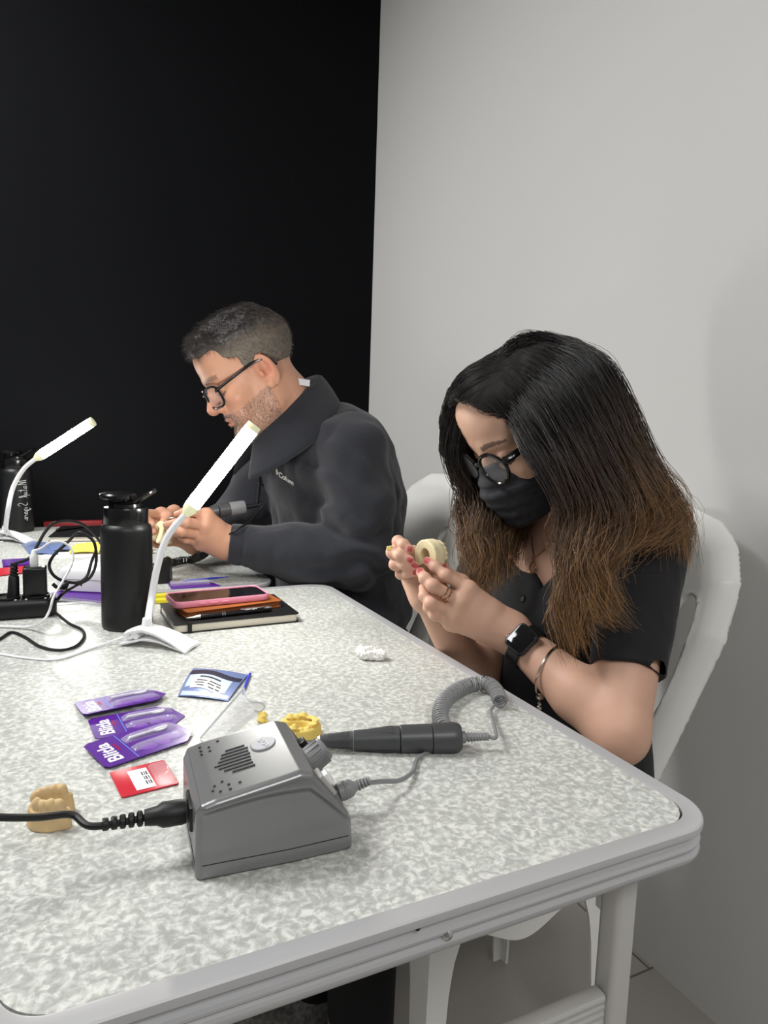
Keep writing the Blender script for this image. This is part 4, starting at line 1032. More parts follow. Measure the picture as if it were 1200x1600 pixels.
def head_sdf(S, H, man):
    A = lambda f, k=.01: S.add(f, k * H.k)
    A(H.e((0, -.006, .046), (.0755, .095, .080)))
    A(H.e((0, .030, .000), (.0655, .066, .092)), .02)
    jw = .052 if man else .046
    for sx in (-1, 1):
        A(H.c((sx * jw, .006, -.062), (sx * .016, .074, -.096), .0185, .0165), .022)
        A(H.c((sx * (jw + .004), -.004, -.01), (sx * jw, .004, -.058), .020, .019), .022)
        A(H.e((sx * .043, .064, -.016), (.022, .020, .020)), .02)
        A(H.e((sx * .030, .070, -.055), (.024, .020, .022)), .02)
    A(H.c((-.013, .080, -.094), (.013, .080, -.094), .0165, .0165), .02)
    A(H.e((0, .070, .068), (.052, .030, .042)), .03)
    for sx in (-1, 1): A(H.c((sx * .012, .0915, .034), (sx * .044, .078, .036), .0095 if man else .008, .008), .014)
    for sx in (-1, 1): S.cut(H.e((sx * .033, .104, .010), (.019, .016, .0115)), .012 * H.k)
    for sx in (-1, 1): A(H.e((sx * .033, .0785, .010), (.0150, .0142, .0135)), .003)
    nz = 1.12 if man else .95
    A(H.c((0, .092, .022), (0, .1145 * (1.01 if man else .985), -.020), .0085, .0105 * nz), .010)
    A(H.e((0, .110, -.0235), (.0115 * nz, .0115, .0095)), .006)
    for sx in (-1, 1):
        A(H.e((sx * .0125 * nz, .099, -.026), (.0085 * nz, .0105, .0085)), .005)
        S.cut(H.e((sx * .0062, .104, -.0345), (.0036, .006, .0035)), .003)
    A(H.e((0, .088, -.047), (.024, .012, .016)), .012)
    A(H.e((0, .0965, -.0535), (.019, .0065, .0045)), .006)
    A(H.e((0, .0955, -.0645), (.0175, .0068, .0052)), .006)
    S.cut(H.c((-.020, .0985, -.0588), (.020, .0985, -.0588), .0012, .0012), .004)
    for sx in (-1, 1):
        EM = H.M @ np.array(Matrix.Rotation(sx * .35, 3, 'Z')) @ np.array(Matrix.Rotation(-.18, 3, 'X'))
        S.add(ellip(H(sx * .079, -.010, .004), np.array((.0065, .0205, .036 if man else .030)) * H.k, EM), .006)
        S.cut(ellip(H(sx * .0850, -.007, .010), np.array((.0085, .0108, .0205)) * H.k, EM), .004)
        S.add(ellip(H(sx * .081, .003, .0), np.array((.004, .0045, .007)) * H.k, EM), .004)
        S.add(ellip(H(sx * .080, -.004, -.024), np.array((.005, .008, .009)) * H.k, EM), .005)
def hand_sdf(S, wrist, wr, palm_r, mcps, fingers, fr, thumb, tr):
    """fingers: list of joint chains starting at the knuckle"""
    for m_ in mcps: S.add(rcone(wrist, m_, wr, palm_r), .016)
    for a, b in zip(mcps[:-1], mcps[1:]):
        S.add(rcone(a, b, palm_r * .92, palm_r * .92), .008)
        S.add(rcone((a + np.array(wrist)) / 2, (b + np.array(wrist)) / 2, palm_r * 1.1, palm_r * 1.1), .012)
    F_ = SDF()
    for ch_, r in zip(fingers, fr):
        n = len(ch_); rs = [r * v for v in np.linspace(1.05, .78, n)]
        T_ = SDF()
        for i in range(n - 1): T_.add(rcone(ch_[i], ch_[i + 1], rs[i], rs[i + 1] if i < n - 2 else rs[-1]), .003)
        for i in range(1, n - 1): T_.add(ellip(ch_[i], (rs[i] * 1.10,) * 3), .004)
        pts = np.array(ch_); T_.lo = pts.min(0) - r * 1.2; T_.hi = pts.max(0) + r * 1.2
        S.add(T_, .0034)
    if thumb is not None:
        S.add(rcone(wrist, thumb[0], wr * .85, tr * 1.5), .014)
        for i in range(len(thumb) - 1): S.add(rcone(thumb[i], thumb[i + 1], tr * (1.25 - .2 * i), tr * (1.05 - .2 * i)), .006)
def strands(paths, rad, col, sides=3):
    """paths (n,k,3), rad (n,k), col (n,k,3) -> mesh of thin tapering hairs"""
    n, k, _ = paths.shape
    tg = np.gradient(paths, axis=1); tg /= np.linalg.norm(tg, axis=2, keepdims=True) + 1e-12
    a = np.array([.31, .52, .79]); u = np.cross(tg, a); u /= np.linalg.norm(u, axis=2, keepdims=True) + 1e-9; w = np.cross(tg, u)
    th = np.arange(sides) / sides * 2 * np.pi
    V = paths[:, :, None] + rad[:, :, None, None] * (np.cos(th)[:, None] * u[:, :, None] + np.sin(th)[:, None] * w[:, :, None])
    V = V.reshape(-1, 3); C = np.repeat(col[:, :, None], sides, 2).reshape(-1, 3)
    i = np.arange(n)[:, None, None] * k * sides; j = np.arange(k - 1)[None, :, None] * sides; s = np.arange(sides)[None, None]
    s2 = (s + 1) % sides
    F = np.stack([i + j + s, i + j + s2, i + j + sides + s2, i + j + sides + s], -1).reshape(-1, 4)
    return raw_np(V, F, C)
def resamp(g, k):
    g = spline(g, 8); s = np.r_[0, np.cumsum(np.linalg.norm(np.diff(g, axis=0), axis=1))]; t = np.linspace(0, s[-1], k)
    return np.stack([np.interp(t, s, g[:, i]) for i in range(3)], 1)
from mathutils.bvhtree import BVHTree
def bvh(V, F): return BVHTree.FromPolygons([tuple(map(float, v)) for v in V], [tuple(map(int, f)) for f in F])
def glasses(H, parent, shape, cx, cz, y, m_frame, rr, wrap=.10, temple_z=.020, ear_y=-.018, drop=0.0):
    """shape: list of (x,z) around the lens centre for the wearer's left eye"""
    gl = bpy.data.objects.new('eyeglasses', None); COL.objects.link(gl); gl.parent = parent; gl.matrix_parent_inverse = world_of(parent).inverted()
    gl.location = H(0, y, cz); gl.empty_display_size = .02
    def pt(sx, x, z): return H(sx * (cx + x), y - wrap * (cx + x) ** 2 * 10 * .18 - drop * (z), cz + z)
    for sx in (-1, 1):
        ring = spline([pt(sx, x, z) for x, z in shape], 4, closed=True)
        sub('rim', G().tube(ring, rr, 8, closed=True).me(), m_frame, gl, local=False)
        c = pt(sx, 0, 0) ; n_ = len(ring)
        V = [c + H.F * .0015] + list(ring); sub('lens', raw(V, [(0, 1 + i, 1 + (i + 1) % n_) for i in range(n_)]), mat('spectacle_lens', (235, 238, 245), .03, alpha=.10, spec=1.0), gl, local=False, angle=None)
        hx_ = max(s_[0] for s_ in shape); hz = max(s_[1] for s_ in shape) * .55
        tp_ = [pt(sx, hx_, hz), H(sx * (cx + hx_ + .006), y - .018, cz + hz), H(sx * .075, .035, temple_z), H(sx * .0785, .0, temple_z + .003), H(sx * .078, ear_y, temple_z - .002), H(sx * .076, ear_y - .018, temple_z - .022)]
        sub('temple', G().tube(spline(tp_, 6), rr * .95, 8, flat=1.9).me(), m_frame, gl, local=False)
    ix = min(s_[0] for s_ in shape)
    sub('bridge', G().tube(spline([pt(1, ix, .006), H(0, y + .003, cz + .009), pt(-1, ix, .006)], 6), rr * 1.05, 8).me(), m_frame, gl, local=False)
    return gl
def person(label, loc): return thing('person', label, 'person', tuple(loc))

# ------------------------------------------------------------ the woman
woman = person('woman with long dark hair, black face mask and black shirt, looking down at a cast', (.72, .83, .43))
_pt = math.radians(35); WH = Head(P(757, 709, D=.995) + .925 * (.095 * V3(math.cos(_pt), 0, math.sin(_pt)) - .020 * V3(-math.sin(_pt), 0, math.cos(_pt))), 0.0, _pt, .925)
W_SK = s2l((202, 161, 139)); W_PINK = s2l((214, 150, 132))
SL, SR = P(1002, 856, Y=.705), V3(.745, .975, .870)
EL, WL = P(966, 1140, D=.875), P(797, 988, D=.985)
ER, WR = P(742, 1066, D=1.10), P(668, 926, D=1.035)
S = SDF()
head_sdf(S, WH, False)
NB = V3(.752, .838, .905)
S.add(rcone(WH(0, -.018, -.05), NB, .050, .052), .02)
S.add(rcone(NB + V3(.0, -.02, -.01), SL + V3(0, .025, .0), .045, .040), .03).add(rcone(NB + V3(0, .02, -.01), SR + V3(0, -.025, 0), .045, .040), .03)
S.add(ellip(V3(.752, .835, .80), (.082, .135, .13)), .03)
S.add(ellip(V3(.715, .835, .845), (.058, .10, .075)), .03)
for sx in (-1, 1): S.add(rcone(V3(.700, .835 + sx * .016, .885), V3(.742, .835 + sx * .115, .900), .0085, .0085), .012)   # collar bones
S.add(rcone(SL, EL, .047, .0375), .02).add(rcone(SR, ER, .046, .036), .02)
WM = EL + (WL - EL) * .35
S.add(rcone(EL, WM, .0365, .0355), .012).add(rcone(WM, WL, .0355, .0235), .012)
S.add(ellip(EL + V3(.0, -.004, -.012), (.030, .030, .030)), .012)
S.add(rcone(ER, WR, .035, .0235), .012)
wl = WL
idx = [P(731, 921, D=.968), P(696, 899, D=.964), P(680, 886, D=.972), P(668, 877, D=.982)]
mid = [P(719, 940, D=.966), P(676, 915, D=.955), P(664, 904, D=.964), P(657, 894, D=.978)]
rng_ = [P(711, 957, D=.968), P(673, 943, D=.956), P(663, 931, D=.966), P(661, 918, D=.980)]
pky = [P(706, 972, D=.974), P(679, 961, D=.962), P(669, 950, D=.970), P(666, 939, D=.982)]
thl = [P(752, 938, D=.998), P(722, 908, D=1.004), P(700, 894, D=1.000)]
hand_sdf(S, wl, .0225, .0125, [idx[0], mid[0], rng_[0], pky[0]], [idx, mid, rng_, pky], [.0083, .0085, .0080, .0072], thl, .0088)
ir = [P(646, 866, D=1.040), P(622, 846, D=1.006), P(631, 851, D=.992), P(640, 858, D=.986)]
mr = [P(640, 880, D=1.040), P(613, 863, D=1.002), P(625, 868, D=.988), P(640, 875, D=.984)]
rr2 = [P(641, 894, D=1.040), P(617, 882, D=1.002), P(632, 882, D=.990), P(648, 884, D=.986)]
pr2 = [P(646, 906, D=1.042), P(626, 897, D=1.008), P(637, 895, D=.994), P(649, 895, D=.990)]
thr = [P(676, 908, D=1.036), P(692, 897, D=1.022), P(694, 884, D=1.014)]
hand_sdf(S, WR, .022, .0120, [ir[0], mr[0], rr2[0], pr2[0]], [ir, mr, rr2, pr2], [.0080, .0083, .0078, .0070], thr, .0085)
V, F = mesh_sdf(S, (.36, .52, .58), (.86, 1.10, 1.22), .0021)
def woman_col(V):
    q = WH.inv(V); C = np.tile(np.array(W_SK), (len(V), 1)); n = vnoise(V, 60, 3) * .5 + vnoise(V, 150, 4) * .5
    C *= (1 + .035 * n)[:, None]
    def mix(m, c): C[:] = C * (1 - m[:, None]) + np.array(c) * m[:, None]
    hd = (np.abs(q) < .2).all(1)
    # cheeks and finger tips a little pinker
    for pts_ in (idx, mid, rng_, pky, ir, mr, rr2, pr2):
        for j, a_ in ((-1, .45), (1, .30)): mix(a_ * np.exp(-((V - pts_[j]) ** 2).sum(1) / .009 ** 2), W_PINK)
    # brows, lash lines
    for sx in (-1, 1):
        bx = sx * q[:, 0]; bz = .0335 + .006 * np.sin(np.clip((bx - .012) / .038, 0, 1) * 2.2)
        m_ = (bx > .012) & (bx < .054) & (np.abs(q[:, 2] - bz) < .0042 * (1 - .5 * np.clip((bx - .03) / .024, 0, 1))) & (q[:, 1] > .05); mix(.75 * m_ * hd, s2l((58, 42, 36)))
        lz = .0035 - .0055 * np.clip(1 - ((bx - .033) / .016) ** 2, 0, 1)
        m_ = (np.abs(bx - .033) < .0165) & (np.abs(q[:, 2] - lz) < .0022) & (q[:, 1] > .07); mix(.9 * m_ * hd, s2l((36, 26, 24)))
    # nail polish
    for pts_, off in ((ir, .0066), (mr, .0068), (rr2, .0064), (pr2, .0058), (idx, .0064), (mid, .0066), (thr, .006)):
        tocam = (CAM - pts_[-1]); tocam /= np.linalg.norm(tocam); ax = pts_[-1] - pts_[-2]; ax /= np.linalg.norm(ax)
        c_ = pts_[-1] + ax * .0015 + tocam * off; dv = V - c_; al = dv @ ax
        d2 = (al / .0060) ** 2 + ((dv ** 2).sum(1) - al ** 2) / .0044 ** 2
        mix((d2 < 1).astype(float), s2l((182, 74, 84)))
    return C
sub('body', raw_np(V, F, woman_col(V)), skin_mat('woman_skin'), woman, local=False, angle=None)
wbv = bvh(V, F)

# shirt
m_shirt = mat('black_cotton', (13, 14, 19), .8, bump=(700, .12, .0004), sheen=.05)
S2 = SDF()
S2.add(ellip(V3(.758, .835, .79), (.088, .142, .145)), .03).add(ellip(V3(.72, .835, .835), (.062, .105, .085)), .03)
S2.add(ellip(V3(.690, .775, .765), (.056, .058, .058)), .03).add(ellip(V3(.690, .895, .765), (.056, .058, .058)), .03)
S2.add(rcone(V3(.745, .835, .74), V3(.73, .835, .50), .10, .12), .04).add(rcone(V3(.75, .775, .70), V3(.735, .755, .50), .075, .095), .03).add(rcone(V3(.75, .895, .70), V3(.735, .915, .50), .075, .095), .03)
S2.add(rcone(NB + V3(.004, -.03, -.03), SL + V3(.002, .015, .0), .048, .050), .03).add(rcone(NB + V3(.004, .03, -.03), SR + V3(.002, -.015, 0), .048, .050), .03)
hemL, hemR = SL + (EL - SL) * .70, SR + (ER - SR) * .66
SLV = [(rcone(SL + V3(.004, -.004, .004), hemL + (EL - SL) * .1, .058, .0465), hemL, EL, SL), (rcone(SR, hemR + (ER - SR) * .1, .056, .045), hemR, ER, SR)]
def shirt(p):
    d = S2(p)
    for f_, h0_, e_, s_ in SLV:
        ax = (e_ - s_) / np.linalg.norm(e_ - s_); al = (p - h0_) @ ax; rad = np.linalg.norm(p - h0_ - al[:, None] * ax, axis=1)
        sl_ = smax(f_(p), al, .003); d = smin(d, sl_, .022)
    n = vnoise(p * V3(1, 1, .45), 34, 8) * .5 + vnoise(p * V3(1, 1, .6), 70, 9) * .3
    d = d + .0032 * n
    vc = np.maximum(np.abs(p[:, 1] - .797) - (p[:, 2] - .812) * .62, p[:, 0] - .752)
    vc = np.maximum(vc, .812 - p[:, 2])
    d = smax(d, -vc, .004)
    d = np.maximum(d, p[:, 2] - (.925 + .10 * np.abs(p[:, 1] - .835) - .18 * np.abs(p[:, 1] - .835)))
    return d
Vs_, Fs_ = mesh_sdf(shirt, (.60, .60, .46), (.90, 1.12, .97), .0032)
shirt_o = sub('shirt', raw_np(Vs_, Fs_), m_shirt, woman, local=False, angle=None)
sbv = bvh(Vs_, Fs_)
def on_surface(bv, px, py, off=.0):
    d = P(px, py, D=1.0) - CAM; h_ = bv.ray_cast(Vector(CAM), Vector(d).normalized())
    return (np.array(h_[0]) + np.array(h_[1]) * off, np.array(h_[1])) if h_[0] is not None else (None, None)
for px, py in ((817, 936), (811, 962)):
    c_, n_ = on_surface(sbv, px, py, .0005)
    if c_ is not None: sub('button', G().lathe([(.0058, -.001), (.0058, .001), (.0048, .0018), (.0042, .0012), (.0001, .0012)], 20, frame_z(c_, n_)).me(), mat('black_button', (20, 20, 23), .25), woman, local=False)
# trousers and shoes under the table
m_trs = mat('black_trousers', (9, 9, 11), .85)
S3 = SDF(); S3.add(ellip(V3(.665, .835, .505), (.15, .165, .075)), .03)
for y0, y1, fx in ((.79, .885, .40), (.915, 1.01, .37)):
    S3.add(rcone(V3(.68, y0, .505), V3(.42, y1, .53), .078, .062), .03).add(rcone(V3(.42, y1, .53), V3(fx + .03, y1 + .01, .115), .060, .052), .02)
V3a, F3a = mesh_sdf(S3, (.28, .62, .06), (.88, 1.04, .64), .006)
sub('trousers', raw_np(V3a, F3a), m_trs, woman, local=False, angle=None)
for y1, fx in ((.895, .40), (1.02, .37)):
    Sh = SDF(); Sh.add(rcone(V3(fx + .05, y1, .045), V3(fx - .10, y1 - .005, .034), .042, .034), .02).add(rcone(V3(fx + .03, y1, .06), V3(fx + .02, y1, .12), .040, .043), .02)
    fsh = lambda p: np.maximum(Sh(p), -p[:, 2] + .004)
    Va, Fa = mesh_sdf(fsh, (fx - .17, y1 - .07, 0), (fx + .13, y1 + .07, .18), .005)
    sub('shoe', raw_np(Va, Fa), mat('grey_knit_shoe', (120, 118, 114), .8, var=(130, .5)), woman, local=False, angle=None)

# face mask
def wmask(p):
    q = WH.inv(p)
    d1 = ellip((0, .050, -.058), (.0645, .066, .066))(q); d1 = smin(d1, rcone((0, .101, -.006), (0, .108, -.040), .0165, .020)(q), .022)
    d1 = smin(d1, rcone((0, .088, -.05), (0, .086, -.098), .03, .026)(q), .03)
    x = np.abs(q[:, 0])
    top = .006 - .0040 * (x / .02) ** 1.3 - .0 * x
    bot = -.116 + .010 * (x / .05) ** 2
    pl = .0011 * np.sign(np.sin((q[:, 2] + .055) * 290 + 14 * x)) * np.abs(np.sin((q[:, 2] + .055) * 290 + 14 * x)) ** .6 * np.clip((q[:, 1] - .03) / .03, 0, 1)
    d1 = d1 + pl + .0009 * vnoise(q, 110, 5)
    d = np.maximum(d1, q[:, 2] - top); d = np.maximum(d, bot - q[:, 2]); d = smax(d, .024 + 1.0 * np.maximum(x - .052, 0) - q[:, 1], .004)
    return d * WH.k
Vm, Fm = mesh_sdf(wmask, WH.O - .16, WH.O + .13, .0018)
m_mask = mat('charcoal_mask_fabric', (44, 45, 50), .75, bump=(500, .15, .0004))
sub('face_mask', raw_np(Vm, Fm), m_mask, woman, local=False, angle=None)
el = G()
for sx in (-1, 1):
    for z in (-.030, -.086): el.tube(spline([WH(sx * .060, .030, z), WH(sx * .072, .012, z * .6), WH(sx * .078, -.012, -.012 if z > -.05 else -.02)], 6), .0011, 6)
sub('ear_loops', el.me(), m_mask, woman, local=False)
m_gf = mat('black_acetate', (12, 12, 14), .16, coat=.3)
oval = [(.0275 * math.cos(a_), .0255 * math.sin(a_)) for a_ in np.linspace(0, 2 * math.pi, 15)[:-1]]
glasses(WH, woman, oval, .0350, .006, .115, m_gf, .0029, wrap=1.2, temple_z=.018)

# necklace, watch, bracelet, rings
m_gold = mat('pale_gold', (214, 176, 128), .22, 1.0); m_silv = mat('silver_metal', (214, 208, 200), .18, 1.0)
nk = bpy.data.objects.new('necklace', None); COL.objects.link(nk); nk.parent = woman; nk.matrix_parent_inverse = world_of(woman).inverted()
def lay(pts, bv, off):
    out = []
    for p_ in pts:
        h_ = bv.find_nearest(Vector(p_)); out.append(np.array(h_[0]) + np.array(h_[1]) * off)
    return out
chain_px = [(842, 792), (834, 806), (832, 825), (832, 845), (834, 862), (836, 872)]
cpts = [c_ for c_ in (on_surface(wbv, x, y, .0014)[0] for x, y in chain_px) if c_ is not None]
cpts2 = [c_ for c_ in (on_surface(wbv, x, y, .0014)[0] for x, y in ((836, 872), (848, 862), (860, 852), (872, 842))) if c_ is not None]
for c_ in (cpts, cpts2):
    if len(c_) > 2:
        pp = spline(c_, 8); sub('chain', G().tube(pp + .0003 * np.sin(np.arange(len(pp)) * 2.6)[:, None], .00075, 6).me(), m_gold, nk, local=False)
pc_, pn_ = on_surface(wbv, 834, 888, .0024)
if pc_ is not None:
    FMp = frame_z(pc_, pn_, R[:, 0]); a_ = np.linspace(0, 2 * np.pi, 33)[:-1]
    ring = np.array([np.array(FMp @ Vector((.0064 * math.cos(t_), .0078 * math.sin(t_), 0))) for t_ in a_])
    g = G().tube(ring, .0009 + .0007 * (np.arange(32) % 2), 6, closed=True); sub('pendant', g.me(), m_gold, nk, local=False)
    b0, _b = on_surface(wbv, 835, 875, .0022); sub('bail', G().tube([b0 + V3(0, 0, .004), b0, b0 - V3(0, 0, .004)], .0016, 8).me(), m_gold, nk, local=False)
arm_ax = (WL - EL) / np.linalg.norm(WL - EL)
def around(c, ax, r1, r2, n=28, ref=None):
    u = np.array(ref) - ax * (np.array(ref) @ ax); u /= np.linalg.norm(u); w = np.cross(ax, u)
    return [c + r1 * math.cos(t_) * u + r2 * math.sin(t_) * w for t_ in np.linspace(0, 2 * np.pi, n + 1)[:-1]], u, w
wc = EL + (WL - EL) * .835
hitw, nw = on_surface(wbv, 815, 1029, 0)
nrm = (CAM - wc) / np.linalg.norm(CAM - wc); nrm = nrm * .9 + V3(-.2, 0, .32); nrm -= arm_ax * (nrm @ arm_ax); nrm /= np.linalg.norm(nrm)
wt = bpy.data.objects.new('wristwatch', None); COL.objects.link(wt); wt.parent = woman; wt.matrix_parent_inverse = world_of(woman).inverted()
m_band = mat('black_silicone', (18, 18, 19), .5)
loop_, u_, w_ = around(wc, arm_ax, .0285, .0292, 36, nrm)
loop_ = np.array(loop_); rows = [list(loop_ + arm_ax * s_) for s_ in (-.0105, .0105)]; lo2_ = wc + (loop_ - wc) * 1.06
rows = [list(loop_ - arm_ax * .0105), list(lo2_ - arm_ax * .0098), list(lo2_ + arm_ax * .0098), list(loop_ + arm_ax * .0105)]; rows = [r_ + [r_[0]] for r_ in rows]
sub('strap', G().grid(rows).me(), m_band, wt, local=False, angle=60)
xax = arm_ax; FMw = frame_z(wc + nrm * .0285, nrm, xax)
cs_ = G().prism(rrect(-.0165, -.0195, .0165, .0195, .0075, 6), -.002, .0075, FMw, bev=.0022, seg=3)
sub('watch_case', cs_.me(), mat('space_grey_metal', (62, 62, 65), .3, .8), wt, local=False)
sub('watch_screen', G().prism(rrect(-.0142, -.0172, .0142, .0172, .006, 6), .007, .0082, FMw, bev=.0007).me(), mat('phone_glass', (6, 6, 9), .08), wt, local=False)
sub('crown', G().lathe([(.0030, 0), (.0032, .0006), (.0032, .002), (.0026, .0026), (.0001, .0026)], 14, FMw @ Matrix.Translation((.0165, .008, .003)) @ RY(90)).me(), m_silv, wt, local=False)
bcn = EL + (WL - EL) * .60
bax = arm_ax * .93 + V3(-.1, .1, -.25); bax /= np.linalg.norm(bax)
br = bpy.data.objects.new('bracelet', None); COL.objects.link(br); br.parent = woman; br.matrix_parent_inverse = world_of(woman).inverted()
lp2, _u, _w = around(bcn + V3(0, 0, -.004), bax, .0345, .0365, 40, nrm)
sub('bangle', G().tube(lp2, .0016, 10, closed=True).me(), m_silv, br, local=False)
low_ = min(lp2, key=lambda p_: PX(p_)[1] * -1)
for k_, (dz, r_) in enumerate(((0, .0052), (-.010, .0030), (-.0155, .0038))):
    cc = low_ + V3(-.001, 0, dz); sub('charm', G().lathe([(.0005, -r_), (r_ * .75, -r_ * .7), (r_, 0), (r_ * .75, r_ * .7), (.0005, r_)], 16, Matrix.Translation(Vector(cc)) @ RX(70 if k_ == 0 else 20)).me(), m_silv, br, local=False)
fa = (mid[1] - mid[0]); fa /= np.linalg.norm(fa)
rgp = bpy.data.objects.new('finger_rings', None); COL.objects.link(rgp); rgp.parent = woman; rgp.matrix_parent_inverse = world_of(woman).inverted()
for s_ in (.46, .60):
    c_ = mid[0] + (mid[1] - mid[0]) * s_; lp3, _u, _w = around(c_, fa, .0096, .0096, 24, nrm)
    sub('ring', G().tube(lp3, .0010 + .0004 * (np.arange(24) % 2), 8, closed=True).me(), mat('rose_gold', (216, 170, 140), .2, 1.0), rgp, local=False)
# the cast she holds
rt, dn_, fw = R[:, 0], R[:, 1], R[:, 2]
zc = rt * .72 + fw * .66 - dn_ * .10; zc /= np.linalg.norm(zc); yc = -dn_ + rt * .10; yc -= zc * (yc @ zc); yc /= np.linalg.norm(yc); xc_ = np.cross(yc, zc)
Mh = Matrix(((xc_[0], yc[0], zc[0], 0), (xc_[1], yc[1], zc[1], 0), (xc_[2], yc[2], zc[2], 0), (0, 0, 0, 1)))
cast('dental_cast', 'cream plaster dental cast held in the fingers of the masked woman', m_cream, P(664, 872, D=.996), Mh, h=.021, rw=.0150, rl=.0200, wall=.0060, seed=21)
o = link('wax_crumb', raw_np(*mesh_sdf(lambda p: ellip((0, 0, 0), (.0045, .004, .0042))(p) + .0012 * vnoise(p, 400, 2), (-.008,) * 3, (.008,) * 3, .0009)), mat('yellow_wax', (214, 190, 110), .5)); o.parent = woman; o.matrix_parent_inverse = world_of(woman).inverted(); o.location = P(609, 857, D=.997)

# ---- hair
def hair_mat(name, rough=.38):
    m = mat(name, (30, 24, 22), rough, attr=True, spec=.55); return m
Gs = [  # near side, from the parting down over her left shoulder: (px, py, depth)
    [(758, 616, .980), (785, 640, .952), (808, 664, .934), (832, 702, .922), (858, 738, .915), (884, 776, .918), (898, 815, .915), (893, 850, .905), (895, 890, .895), (882, 930, .885), (886, 975, .880), (895, 1020, .885)],
    [(764, 596, .99), (804, 634, .945), (838, 684, .918), (866, 728, .905), (892, 775, .905), (904, 820, .905), (896, 865, .897), (898, 905, .887), (884, 945, .878), (893, 985, .872), (905, 1025, .88)],
    [(774, 578, .995), (820, 628, .938), (856, 684, .908), (886, 738, .895), (908, 790, .893), (903, 835, .893), (892, 880, .885), (906, 925, .872), (900, 960, .866), (925, 985, .868)],
    [(786, 560, 1.0), (840, 612, .938), (880, 672, .903), (910, 735, .888), (936, 790, .885), (928, 840, .885), (912, 880, .878), (928, 925, .866), (945, 960, .862), (972, 972, .866)],
    [(798, 545, 1.01), (860, 592, .945), (903, 655, .906), (936, 722, .890), (968, 785, .885), (965, 828, .884), (935, 862, .880), (918, 890, .872), (950, 940, .862), (982, 968, .864)],
    [(812, 532, 1.03), (882, 572, .955), (925, 636, .915), (958, 705, .897), (996, 768, .888), (1006, 808, .886), (985, 838, .884), (948, 852, .880), (920, 870, .876)],
    [(828, 524, 1.05), (903, 560, .972), (946, 626, .930), (978, 700, .908), (1016, 766, .896), (1040, 802, .890), (1030, 828, .886), (995, 845, .882), (955, 850, .88)],
    [(845, 521, 1.07), (920, 560, .995), (962, 630, .955), (992, 705, .930), (1030, 772, .915), (1052, 812, .905), (1060, 850, .90), (1066, 880, .90)],
    [(860, 524, 1.09), (932, 570, 1.03), (970, 645, .995), (1000, 720, .975), (1034, 785, .955), (1054, 825, .945), (1060, 862, .94), (1058, 890, .95)],
    [(868, 530, 1.11), (938, 585, 1.07), (970, 660, 1.04), (1000, 740, 1.02), (1030, 800, 1.00), (1045, 850, .99), (1046, 890, .99), (1040, 930, .99)]]
Hs = [  # her right side, beyond the face
    [(757, 618, .975), (744, 618, .985), (733, 632, .99), (725, 656, 1.0), (718, 692, 1.01), (718, 730, 1.03), (730, 752, 1.045), (722, 780, 1.06), (714, 806, 1.06), (730, 830, 1.05), (728, 860, 1.035), (742, 890, 1.02), (744, 915, 1.015)],
    [(760, 592, .995), (738, 592, 1.005), (716, 610, 1.02), (706, 650, 1.03), (704, 695, 1.04), (715, 740, 1.05), (742, 775, 1.06), (748, 810, 1.05), (735, 845, 1.035), (748, 880, 1.02), (738, 910, 1.01), (752, 935, 1.01)],
    [(772, 574, 1.0), (742, 580, 1.03), (716, 610, 1.05), (708, 660, 1.06), (716, 715, 1.07), (745, 765, 1.07), (764, 805, 1.06), (756, 845, 1.04), (764, 880, 1.02), (752, 912, 1.005), (766, 935, 1.0)],
    [(786, 558, 1.01), (752, 574, 1.06), (728, 620, 1.08), (726, 680, 1.09), (748, 740, 1.09), (776, 785, 1.08), (782, 822, 1.06), (770, 860, 1.035), (780, 895, 1.015), (768, 920, 1.0)],
    [(800, 545, 1.02), (772, 570, 1.09), (756, 630, 1.11), (762, 700, 1.12), (786, 760, 1.10), (800, 810, 1.075), (798, 850, 1.05), (790, 880, 1.03), (796, 905, 1.01)],
    [(815, 535, 1.04), (800, 570, 1.12), (800, 640, 1.14), (810, 710, 1.14), (822, 770, 1.12), (822, 815, 1.09), (812, 850, 1.06), (806, 880, 1.035)]]
K = 30
GA = np.array([resamp([P(x, y, D=d) for x, y, d in g], K) for g in Gs]); HA = np.array([resamp([P(x, y, D=d) for x, y, d in g], K) for g in Hs])
